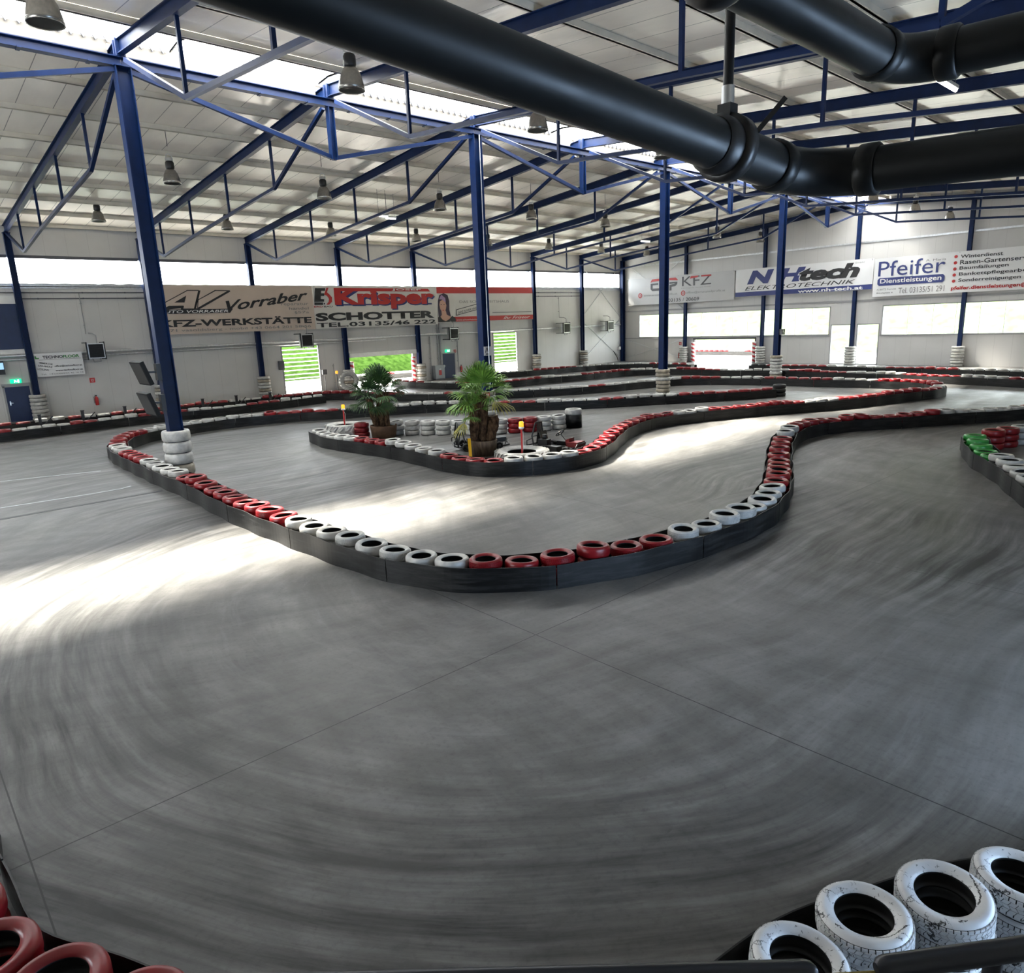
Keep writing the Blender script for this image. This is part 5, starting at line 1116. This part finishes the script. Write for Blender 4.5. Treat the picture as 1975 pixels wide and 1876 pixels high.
# ================================================================== IN THE ISLAND
def tractor_tyre(x, y, R, h, label, mt, lugs, z=0, rot=None):
    prof, mm = tyre_profile(R*.94, h, .55)
    b = MB(); b.lathe(prof, 56, closed=True, mats=mm)
    for i in range(lugs):
        for sgn in (1, -1):
            t0 = 2*pi*(i+(.5 if sgn < 0 else 0))/lugs; ch = .26 if lugs < 24 else .13; wd = 2*pi/lugs*.42
            z0, z1 = (h*.52, h*.93) if sgn > 0 else (h*.48, h*.07)
            vs = []
            for rr in (R*.90, R*1.0):
                vs += [(rr*cos(t0), rr*sin(t0), z0), (rr*cos(t0+wd), rr*sin(t0+wd), z0), (rr*.985*cos(t0+ch+wd), rr*.985*sin(t0+ch+wd), z1), (rr*.985*cos(t0+ch), rr*.985*sin(t0+ch), z1)]
            b.hexa(vs if sgn > 0 else [vs[k] for k in (3, 2, 1, 0, 7, 6, 5, 4)], 0)
    o = b.build('tractor_tyre', [mt, RUB]); o.location = (x, y, z)
    if rot: o.rotation_euler = rot
    return tag(o, label, 'tyre')
tractor_tyre(14.42, 26.2, .80, .50, 'large grey-white tractor tyre with chevron lugs lying left of the rear palm', BEIGE if False else P('grey_white_tractor_paint', (.56, .55, .52), .5, 0, .4, .3, 5), 18)
tractor_tyre(14.78, 15.80, .88, .44, 'large bright white tractor tyre lying at the front tip of the island', WHT, 30)
tractor_tyre(25.55, 45.2, .70, .42, 'upright white tractor tyre leaning beside the garage gate', WHT, 18, .70, (radians(82), 0, radians(-25)))
for (x, y, ht, lab) in [(14.75, 15.75, 1.18, 'orange flashing beacon on a red pole in the front tractor tyre'), (14.5, 26.3, 1.12, 'orange beacon on a dark red pole in the rear tractor tyre')]:
    r = empty('warning_beacon', (x, y, 0), lab, 'beacon')
    b = MB(); b.lathe([(0, 0), (.2, 0), (.2, .03), (.03, .05), (0, .05)], 16, (x, y, 0)); b.build('foot', REDP, r)
    b = MB(); b.tube([(x, y, .03), (x, y, ht-.08)], .028, 10); b.build('pole', REDP, r)
    b = MB(); b.lathe([(0, ht-.09), (.07, ht-.09), (.085, ht-.06), (.085, ht-.02), (0, ht-.02)], 16, (x, y, 0)); b.build('socket', WHITEP, r)
    b = MB(); b.lathe([(.07, ht-.02), (.075, ht+.02), (.07, ht+.12), (.05, ht+.145), (0, ht+.15)], 16, (x, y, 0)); b.build('lens', ORANGE, r)
    b = MB(); b.tube([(x+.03, y, ht-.15), (x+.07, y, ht-.25), (x+.05, y, .5), (x+.03, y, .3)], .008, 6); b.build('cable', WHITEP, r)
r = empty('warning_beacon', (25.25, 45.7, 0), 'orange beacon on a stand left of the leaning tractor tyre by the garage gate', 'beacon')
b = MB(); b.tube([(25.0, 45.8, 0), (25.0, 45.8, 1.25)], .025, 8); b.lathe([(0, 0), (.16, 0), (.16, .03), (0, .04)], 14, (25.0, 45.8, 0)); b.build('pole', BLACKM, r)
b = MB(); b.lathe([(.09, 1.25), (.09, 1.40), (.06, 1.44), (0, 1.45)], 14, (25.0, 45.8, 0)); b.build('lens', ORANGE, r)

TRUNK = P('palm_trunk_fibre', (.13, .075, .04), .9, 0, .1, .65, 14, 1.0, (.035, .02, .012), stretch=(1, 1, .5))
LEAF = P('fan_palm_leaf', (.19, .33, .06), .4, 0, .4, .55, 5, 0, (.06, .15, .02))
LEAFD = P('dark_fan_palm_leaf', (.045, .10, .025), .5, 0, .4, .5, 5, 0, (.018, .045, .014))
LEAFY = P('yellowing_palm_leaf', (.42, .38, .08), .5, 0, .3, .4, 6)
SOIL = P('plant_soil', (.03, .02, .014), .95, 0, .1, .4, 12, .5)
POT = P('wooden_tub', (.20, .14, .09), .7, 0, .3, .45, 7, .3, (.10, .07, .05), stretch=(3, 3, .4))
def fan(b, base, dirv, petiole, R, rng, n=26, droop=.25, mi=0, spread=2.55):
    """one fan leaf: a stalk and a pleated half-disc of narrow pointed segments"""
    d = Vector(dirv).normalized(); base = Vector(base)
    side = d.cross(Vector((0, 0, 1)))
    if side.length < .1: side = d.cross(Vector((1, 0, 0)))
    side.normalize(); up = side.cross(d).normalized()
    hub = base + d*petiole + Vector((0, 0, -.05*petiole))
    b.tube([base, base+d*petiole*.5+up*.03, hub], .013, 5, mi, False)
    for i in range(n):
        t = (i/(n-1)-.5)*spread; L_ = R*(1-.22*abs(t)/1.3)*rng.uniform(.92, 1.05)
        dv = (d*cos(t)+side*sin(t)+up*(.12*cos(3*t)+.05*(-1)**i)).normalized()
        w0 = L_*.045; sv = (side*cos(t)-d*sin(t))
        p1 = hub+dv*L_*.55; p2 = hub+dv*L_*.85+Vector((0, 0, -droop*L_*.16)); p3 = hub+dv*L_+Vector((0, 0, -droop*L_*.42))
        nn = dv.cross(sv)*w0*.35
        b.add([hub, p1-sv*w0+nn, p1+sv*w0+nn, p1, p2-sv*w0*.55, p2+sv*w0*.55, p3], [(0, 3, 1), (0, 2, 3), (1, 3, 4), (3, 5, 4), (3, 2, 5), (4, 5, 6)], mi)
def palm(name, base, potR, poth, trunks, label, leaf, seed, potmat):
    rng = random.Random(seed); X, Y = base
    r = empty(name, (X, Y, 0), label, 'palm')
    b = MB(); b.lathe([(0, 0), (potR*.88, 0), (potR, poth*.96), (potR, poth), (potR*.93, poth), (potR*.9, poth*.86)], 28, (X, Y, 0)); b.build('pot', potmat, r)
    b = MB(); b.lathe([(0, poth*.92), (potR*.92, poth*.88)], 24, (X, Y, 0)); b.build('soil', SOIL, r)
    for (dx, dy, tx, ty, tz, rad, crown) in trunks:
        p0 = Vector((X+dx, Y+dy, poth*.8)); p1 = Vector((X+tx, Y+ty, tz))
        pts = []; rs = []; m = 14
        for i in range(m+1):
            t = i/m; pts.append(p0.lerp(p1, t)+Vector((0.03*sin(t*5+seed), .03*cos(t*4), 0))); rs.append(rad*(.82+.25*sin(t*pi)*.6+.2*t)*rng.uniform(.9, 1.1))
        b = MB(); b.tube(pts, rad, 14, 0, True, rs)
        for k in range(170):     # ragged leaf-base fibres up the trunk
            t = rng.random(); i = min(int(t*m), m-1); c = pts[i].lerp(pts[i+1], t*m-i); a = rng.random()*6.28; R0 = rs[i]
            o = Vector((cos(a), sin(a), 0)); s = Vector((-sin(a), cos(a), 0))*rng.uniform(.012, .03)
            q = c+o*R0*.95; e = c+o*(R0+rng.uniform(.01, .05))+Vector((0, 0, rng.uniform(-.10, .09)))
            b.add([q-s, q+s, e], [(0, 1, 2)])
        b.build('trunk', TRUNK, r)
        if crown:
            n, R, low = crown; b = MB()
            for k in range(n):
                a = 2.4*k+rng.uniform(-.3, .3); el = 1.42-(1.42-low)*(k/(n-1))**1.35
                d = Vector((cos(a)*cos(el), sin(a)*cos(el), sin(el)))
                fan(b, p1+Vector((0, 0, -.05))+d*.05, d, R*rng.uniform(.42, .60), R*rng.uniform(.68, .85), rng, 26, .3+.5*(k/n), 1 if (k >= n-2 and leaf is LEAF) else 0)
            b.build('fronds', [leaf, LEAFY], r)
    return r
palm('potted_palm', (15.0, 17.9), .46, .52, [(-.24, .10, -.40, .05, 1.50, .15, (10, .66, -.75)), (.02, .02, .0, .04, 2.02, .16, (20, 1.02, -.45)), (.25, -.10, .33, -.10, 1.28, .19, None)], 'bright green fan palm in a wooden tub, in front of the second ridge column', LEAF, 4, POT)
palm('potted_palm', (15.1, 24.25), .54, .50, [(-.22, .05, -.62, .0, 1.62, .12, (11, .80, -.5)), (-.02, .05, -.06, .05, 1.85, .15, (18, .98, -.4)), (.16, -.08, .22, .0, 1.80, .12, (8, .66, -.8))], 'dark green triple-trunk fan palm in a brown tub beside the tractor tyre', LEAFD, 9, P('brown_clay_tub', (.15, .085, .05), .8, 0, .2, .3, 6, .2))

def kart(x, y, ang, label, accent, seat_tall):
    r = empty('go_kart', (x, y, 0), label, 'kart')
    ca, sa = cos(ang), sin(ang)
    T = lambda p: (x+p[0]*ca-p[1]*sa, y+p[0]*sa+p[1]*ca, p[2])
    tb = lambda b, pts, rad=.016: b.tube([T(p) for p in pts], rad, 8)
    b = MB(); tb(b, [(-.75, -.32, .12), (.55, -.30, .10), (.85, -.20, .10), (.85, .20, .10), (.55, .30, .10), (-.75, .32, .12), (-.75, -.32, .12)], .02)
    b.prism([T(p) for p in [(-.2, -.28, .08), (.8, -.2, .08), (.8, .2, .08), (-.2, .28, .08)]], (0, 0, .01)); b.build('frame', BLACKM, r)
    b = MB()
    for s in (-1, 1): tb(b, [(-.80, s*.30, .12), (-.86, s*.32, .50), (-.80, s*.18, .94), (-.80, -s*.0, .96)], .03); tb(b, [(-.8, s*.3, .12), (-.95, s*.5, .2), (-.95, s*.5, .36), (-.86, s*.3, .42)], .02)
    tb(b, [(-.86, -.30, .48), (-.86, .30, .48)], .018); tb(b, [(-.95, -.5, .2), (-.95, .5, .2)], .03); b.build('roll_bar', BLACKM, r)
    b = MB(); pr = [(-.78, .10), (-.70, .62), (-.62, .66), (-.58, .50), (-.50, .16), (-.25, .12), (-.12, .18)]
    vs = []
    for u, z in pr: vs += [T((u, -.20, z)), T((u, .20, z)), T((u-.02, .20, z-.03)), T((u-.02, -.20, z-.03))]
    fs = []
    for i in range(len(pr)-1):
        for k in range(4): fs.append((4*i+k, 4*i+(k+1) % 4, 4*i+4+(k+1) % 4, 4*i+4+k))
    b.add(vs, fs+[(0, 1, 2, 3), (24, 25, 26, 27)]); b.build('seat', BLACKM, r)
    b = MB(); b.box((0, 0, 0), (0, 0, 0)) if False else None
    b.prism([T(p) for p in [(-.79, -.09, .50), (-.79, .09, .50), (-.82, .09, .93), (-.82, -.09, .93)]], T((.05, 0, 0)) and (ca*.05, sa*.05, 0)); b.build('headrest', BLACKM, r)
    ax = Vector(T((-.5, 0, .6)))-Vector(T((0, 0, 0))); ax.normalize(); z_ = ax; x_ = z_.orthogonal().normalized(); y_ = z_.cross(x_)
    R3 = Matrix((x_, y_, z_)).transposed(); c = Vector(T((.08, 0, .62)))
    b = MB(); b.lathe([(.155+.02*cos(t*pi/4), .02*sin(t*pi/4)) for t in range(8)], 24, c, True, axis=R3)
    for k in range(3): b.bar(c, c+R3 @ Vector((.155*cos(2.09*k+.5), .125*sin(2.09*k+.5), 0)), .03, .012)
    b.disc(c+z_*.012, .05, 12, z_); b.build('steering_wheel', BLACKM, r)
    b = MB(); tb(b, [(.10, 0, .60), (.55, 0, .14)], .016); b.build('steering_column', BLACKM, r)
    for nm, u, v, rad, wd in (('wheel', .62, .46, .13, .13), ('wheel', .62, -.46, .13, .13), ('wheel', -.55, .50, .14, .19), ('wheel', -.55, -.50, .14, .19)):
        axm = Matrix(((ca, 0, -sa), (sa, 0, ca), (0, 1, 0)))
        b = MB(); b.lathe([(rad*.45, -wd/2), (rad*.9, -wd/2), (rad, -wd*.35), (rad, wd*.35), (rad*.9, wd/2), (rad*.45, wd/2)], 20, T((u, v, rad)), True, axis=axm); b.lathe([(0, -wd*.3), (rad*.5, -wd*.3), (rad*.5, wd*.3), (0, wd*.3)], 14, T((u, v, rad)), axis=axm, mi=1)
        b.build(nm, [RUB, DGREY], r)
    b = MB(); tb(b, [(-.55, -.45, .14), (-.55, .45, .14)], .016); tb(b, [(.62, -.42, .13), (.62, .42, .13)], .014); b.build('axle', DGREY, r)
    b = MB(); tb(b, [(.72, -.5, .12), (.98, -.42, .14), (1.02, 0, .15), (.98, .42, .14), (.72, .5, .12)], .03); tb(b, [(.85, -.3, .12), (.93, -.26, .32), (.93, .26, .32), (.85, .3, .12)], .02); b.build('front_bumper', BLACKM, r)
    b = MB(); b.prism([T(p) for p in [(.45, -.2, .2), (.92, -.24, .22), (.92, .24, .22), (.45, .2, .2)]], (0, 0, .16)); b.prism([T(p) for p in [(.38, -.13, .30), (.55, -.16, .36), (.55, .16, .36), (.38, .13, .30)]], (0, 0, .12)); b.build('front_fairing', accent, r)
    for s in (-1, 1):
        b = MB(); b.prism([T(p) for p in [(-.32, s*.40, .06), (.42, s*.40, .06), (.36, s*.64, .06), (-.28, s*.64, .06)]][::s], (0, 0, .2)); b.build('side_pod', BLACKM, r)
    b = MB(); b.prism([T(p) for p in [(-.5, -.5, .14), (-.12, -.5, .14), (-.12, -.24, .14), (-.5, -.24, .14)]], (0, 0, .3)); b.lathe([(0, 0), (.08, 0), (.08, .16), (0, .16)], 14, T((-.3, -.36, .44))); b.build('engine', BLACKM, r)
    return r
kart(17.0, 16.35, radians(-80), 'black go-kart with red pods parked right of the front tractor tyre', P('dark_red_fairing', (.06, .004, .005), .35), 1)
kart(15.75, 19.0, radians(-32), 'black go-kart half hidden behind the front palm', BLACKM, 1)
b = MB(); b.bar((14.05, 17.45, .05), (14.42, 17.95, .62), .10, .05); b.bar((14.05, 17.45, .0), (14.05, 17.45, .1), .2, .2)
tag(b.build('yellow_lever', YELP, None, (14.05, 17.45, 0)), 'small yellow ramp arm leaning left of the front palm tub', 'ramp arm')

# ------------------------------------------------------------------ on the ridge columns
def tilted_screen(cx, cyy, cz, tilt, label):
    r = empty('monitor', (cx, cyy, cz), label, 'monitor')
    ct, st = cos(tilt), sin(tilt)
    F = lambda n, y, v: (cx+n*ct+v*st, cyy+y, cz-n*st*-1*-1+v*ct)
    b = MB(); b.hexa([F(-.06, -.55, -.36), F(.06, -.55, -.36), F(.06, .55, -.36), F(-.06, .55, -.36), F(-.06, -.55, .36), F(.06, -.55, .36), F(.06, .55, .36), F(-.06, .55, .36)]); b.build('case', P('dark_screen_case', (.010, .010, .011), .55, 0, .2), r)
    b = MB(); b.hexa([F(-.065, -.5, -.32), F(-.06, -.5, -.32), F(-.06, .5, -.32), F(-.065, .5, -.32), F(-.065, -.5, .32), F(-.06, -.5, .32), F(-.06, .5, .32), F(-.065, .5, .32)]); b.build('screen', BLACKM, r)
    b = MB(); b.bar(F(.05, 0, 0), (6.76, cyy, cz), .08, .06); b.box((6.62, cyy-.12, cz-.25), (6.75, cyy+.12, cz+.25)); b.build('wall_arm', BLACKM, r)
tilted_screen(6.22, 23.3, 3.25, -.30, 'upper dark monitor tilted down on the leftmost ridge column')
tilted_screen(6.28, 23.3, 2.32, -.30, 'lower dark monitor tilted down on the leftmost ridge column')
B = plate('picture_plate', 'x', 23.20, 19.72, 20.28, 2.98, 3.36, CG, 'small grey plate with a figure on the second ridge column', th=.03)
B.poly([(19.80, 3.10), (19.86, 3.28), (19.92, 3.10), (19.96, 3.12), (19.90, 3.32), (19.84, 3.32), (19.76, 3.12)], DG, .006, 'figure_print'); B.rect(19.8, 3.02, 19.95, 3.07, DG)
fire_sign((19.55, 22.94, 1.33), 'x', .13, 'small red fire sign on the tyre stack behind the front palm')
r = empty('signal_lamp', (45.85, 23.2, 3.04), 'small signal box on the fourth ridge column', 'signal')
b = MB(); b.box((45.7, 23.0, 2.85), (46.1, 23.22, 3.22)); b.build('case', DGREY, r); b = MB(); b.disc((45.82, 22.99, 3.08), .07, 14, (0, -1, 0)); b.disc((45.98, 22.99, 2.98), .07, 14, (0, -1, 0)); b.build('lens', WHITEP, r)
b = MB(); b.tube([(19.96, 23.19, 1.6), (19.96, 23.19, 11.7)], .02, 6); tag(b.build('cable_duct', GALV, None, (19.96, 23.19, 1.6)), 'thin pale conduit running up the second ridge column', 'conduit')
b = MB(); b.tube([(46.07, 23.3, 1.6), (46.07, 23.3, 11.7)], .02, 6); tag(b.build('cable_duct', GALV, None, (46.07, 23.3, 1.6)), 'thin pale conduit running up the fourth ridge column', 'conduit')
# far corner fittings
r = empty('wall_tap', (58.2, YW-.2, 1.3), 'small white valve and hose fitting in the far corner', 'valve')
b = MB(); b.tube([(58.2, YW-.05, .3), (58.2, YW-.05, 2.0)], .03, 8); b.build('pipe', GALV, r); b = MB(); b.box((58.05, YW-.2, 1.2), (58.35, YW-.02, 1.5)); b.build('valve_box', WHITEP, r)
b = MB(); b.tube([(57.2, YW-.15, 1.1), (57.4, YW-.2, .8), (57.7, YW-.2, .5), (57.9, YW-.2, .05)], .035, 8); tag(b.build('hose', BLACKM, None, (57.2, YW-.15, .5)), 'dark hose hanging low on the left wall by the far corner', 'hose')
# floor paint
FP = P('worn_white_floor_paint', (.62, .64, .66), .6, 0, .3, .2, 8)
for pts, lab in [([(2.0, 22.72), (3.0, 22.64), (4.2, 22.56), (5.0, 22.60), (5.3, 22.75)], 'longer thin white curved paint line on the floor left of the front barrier'), ([(2.6, 27.15), (3.6, 26.9), (4.6, 26.55), (5.3, 26.3)], 'shorter thin white paint line on the floor further left')]:
    b = MB()
    for p, q in zip(pts, pts[1:]): b.bar((*p, .002), (*q, .002), .05, .004)
    tag(b.build('floor_marking', FP, None, (*pts[0], 0)), lab, 'marking')
b = MB(); b.bar((-4, 21.1, .003), (5.75, 21.27, .003), .16, .006); tag(b.build('joint_cover', P('dark_joint_strip', (.06, .06, .065), .6), None, (-4, 21.1, 0)), 'dark joint strip across the floor at the left', 'strip')

# ================================================================== CLOSE TO THE CAMERA
def elbow(c0, d0, d1, R, n=8):
    """points of a bend that starts at c0 along d0 and ends along d1"""
    d0, d1 = Vector(d0).normalized(), Vector(d1).normalized(); ax = d0.cross(d1).normalized(); th = d0.angle(d1); ctr = Vector(c0)+ax.cross(d0)*R
    return [ctr+Matrix.Rotation(th*i/n, 3, ax) @ (Vector(c0)-ctr) for i in range(n+1)]
def drain(pts_in, bend_R, d1, length, r, label, rings, cap_end=None):
    a, c = Vector(pts_in[0]), Vector(pts_in[1]); d0 = (c-a).normalized(); d1 = Vector(d1).normalized()
    root = empty('drain_pipe', a, label, 'pipe')
    b = MB(); b.tube([a, c], r, 24); b.build('pipe_run', PVC, root)
    e = elbow(c, d0, d1, bend_R)
    mid = len(e)//2
    b = MB(); b.tube([c-d0*.05]+e+[e[-1]+d1*.05], r*1.06, 24); b.build('elbow', PVC, root)
    b = MB(); b.tube([e[-1], e[-1]+d1*length], r*.99, 24); b.build('pipe_run', PVC, root)
    for p, d in [(c-d0*.02, d0), (e[-1]+d1*.02, d1)]:
        b = MB(); b.tube([p-d*.045, p-d*.035, p+d*.035, p+d*.045], r, 24, 0, True, [r*1.05, r*1.16, r*1.16, r*1.05]); b.build('socket_ring', PVC, root)
    for t in rings:
        p = a.lerp(c, t); b = MB(); b.tube([p-d0*.06, p-d0*.045, p+d0*.045, p+d0*.06], r, 24, 0, True, [r*1.05, r*1.22, r*1.22, r*1.05]); b.build('coupling', PVC, root)
    return root, d0, a, c, e
A0, A1 = (-2.2, 1.88, 5.36), (3.28, 1.72, 4.955)
root, d0, a_, c_, e_ = drain((A0, A1), .30, (.05, -1, -.04), 3.2, .098, 'long dark drain pipe crossing close overhead and turning right', [])
pc = Vector(A0).lerp(Vector(A1), .925)
CL = pc
b = MB(); b.tube([CL-d0*.035, CL-d0*.03, CL+d0*.03, CL+d0*.035], .1, 24, 0, True, [.11, .135, .135, .11]); b.tube([CL-d0*.12, CL-d0*.10, CL-d0*.04], .1, 24, 0, True, [.102, .116, .116]); b.box(CL+Vector((-.03, -.03, .12)), CL+Vector((.03, .03, .17))); b.bar(CL+Vector((.05, -.11, .05)), CL+Vector((.12, -.19, .17)), .03, .02); b.build('pipe_clamp', BLACKM, root)
b = MB(); b.tube([CL+Vector((0, 0, .16)), CL+Vector((0, 0, .24))], .026, 12); b.build('nut', GALV, root)
b = MB(); b.tube([CL+Vector((0, 0, .22)), (CL.x, CL.y, ztop(CL.y)+.2)], .021, 10); b.build('hanger_rod', BLACKM, root)
U0, U1 = (2.42, 1.50, 5.46), (3.72, 1.47, 5.44)
root2, d0, a_, c_, e_ = drain((U0, U1), .22, (.06, -1, -.03), 3.0, .098, 'second dark drain pipe with capped end, upper right corner', [])
p = Vector(U0); b = MB(); b.tube([p-d0*.09, p-d0*.06, p-d0*.0, p+d0*.05], .1, 24, 0, True, [.095, .135, .135, .11]); b.build('end_cap', BLACKM, root2)
b = MB(); b.tube([(3.2, 1.48, 5.54), (3.2, 1.48, ztop(1.48)+.2)], .012, 8); b.build('hanger_rod', BLACKM, root2)

RAIL = P('dark_steel_rail', (.035, .037, .044), .30, .6)
structure((lambda b: (b.prism([(-6, 7.0, 1.9), (.9, .28, 1.9), (6, -3.9, 1.9), (6, -4.0, 1.9), (-6, -4.0, 1.9)][::-1], (0, 0, .18)), b)[1].build('floor_balcony', P('balcony_slab', (.25, .25, .25), .7)))(MB()))
r = empty('handrail', (1.15, .40, 2.08), 'dark steel handrail of the balcony at the lower right edge', 'railing')
A, Bq = Vector((1.109, .43, 3.1)), Vector((1.193, .356, 3.1)); dA = (Vector((.808, .71, 3.1))-A).normalized(); dB = (Vector((1.59, .065, 3.1))-Bq).normalized()
b = MB(); b.tube([A+dA*2.0, A+dA*.02, A+dA*.008, A], .021, 16, 0, True, [.021, .021, .018, .010]); b.build('rail', RAIL, r)
b = MB(); b.tube([Bq, Bq+dB*.008, Bq+dB*.02, Bq+dB*3.0], .021, 16, 0, True, [.010, .018, .021, .021]); b.build('rail', RAIL, r)
b = MB(); b.tube([A-dA*-.03+Vector((0, 0, -.012)), Bq+dB*.03+Vector((0, 0, -.012))], .004, 8); b.build('joint_bolt', P('brass_bolt', (.25, .2, .06), .5, .8), r)
for pp in (A+dA*1.0, Bq+dB*.24, Bq+dB*1.6):
    b = MB(); b.tube([pp-Vector((0, 0, .015)), pp-Vector((0, 0, .5)), Vector((pp.x-.10, pp.y-.13, 2.3)), Vector((pp.x-.16, pp.y-.20, 2.07))], .016, 12); b.build('baluster', RAIL, r)

# outdoor track barrier seen through the gateways
def out_row(pts, cols, label, name='outdoor_barrier'):
    r = empty(name, (*pts[0], 0), label, 'barrier')
    pa, pb = Vector((*pts[0], 0)), Vector((*pts[1], 0)); L_ = (pb-pa).length; n = int(L_/.64); d = (pb-pa).normalized()
    nn = Vector((-d.y, d.x, 0))
    for s in (-1, 1):
        b = MB(); b.bar(pa+nn*.33*s+Vector((0, 0, .2)), pb+nn*.33*s+Vector((0, 0, .2)), .015, .4); b.build('board_panel', BARR, r)
    for i in range(n):
        p = pa+d*(.32+.64*i); o = bpy.data.objects.new('tyre', tyre_mesh(cols[(i//3) % len(cols)], .29, .2, 20)); col.objects.link(o); o.location = (p.x, p.y, .36)
        tag(o, '%s tyre from the left %s' % (ORD[i % 24], 'beyond the garage gate' if pts[0][0] < 60 else 'beyond the far gateway'), 'tyre', 'outdoor tyres')
out_row([(28.5, 53.5), (38.5, 51.5)], 'RW', 'outdoor board barrier with tyres beyond the garage gate')
out_row([(70.0, 47.0), (70.0, 37.0)], 'RRRW', 'outdoor board barrier with tyres beyond the far gateway')
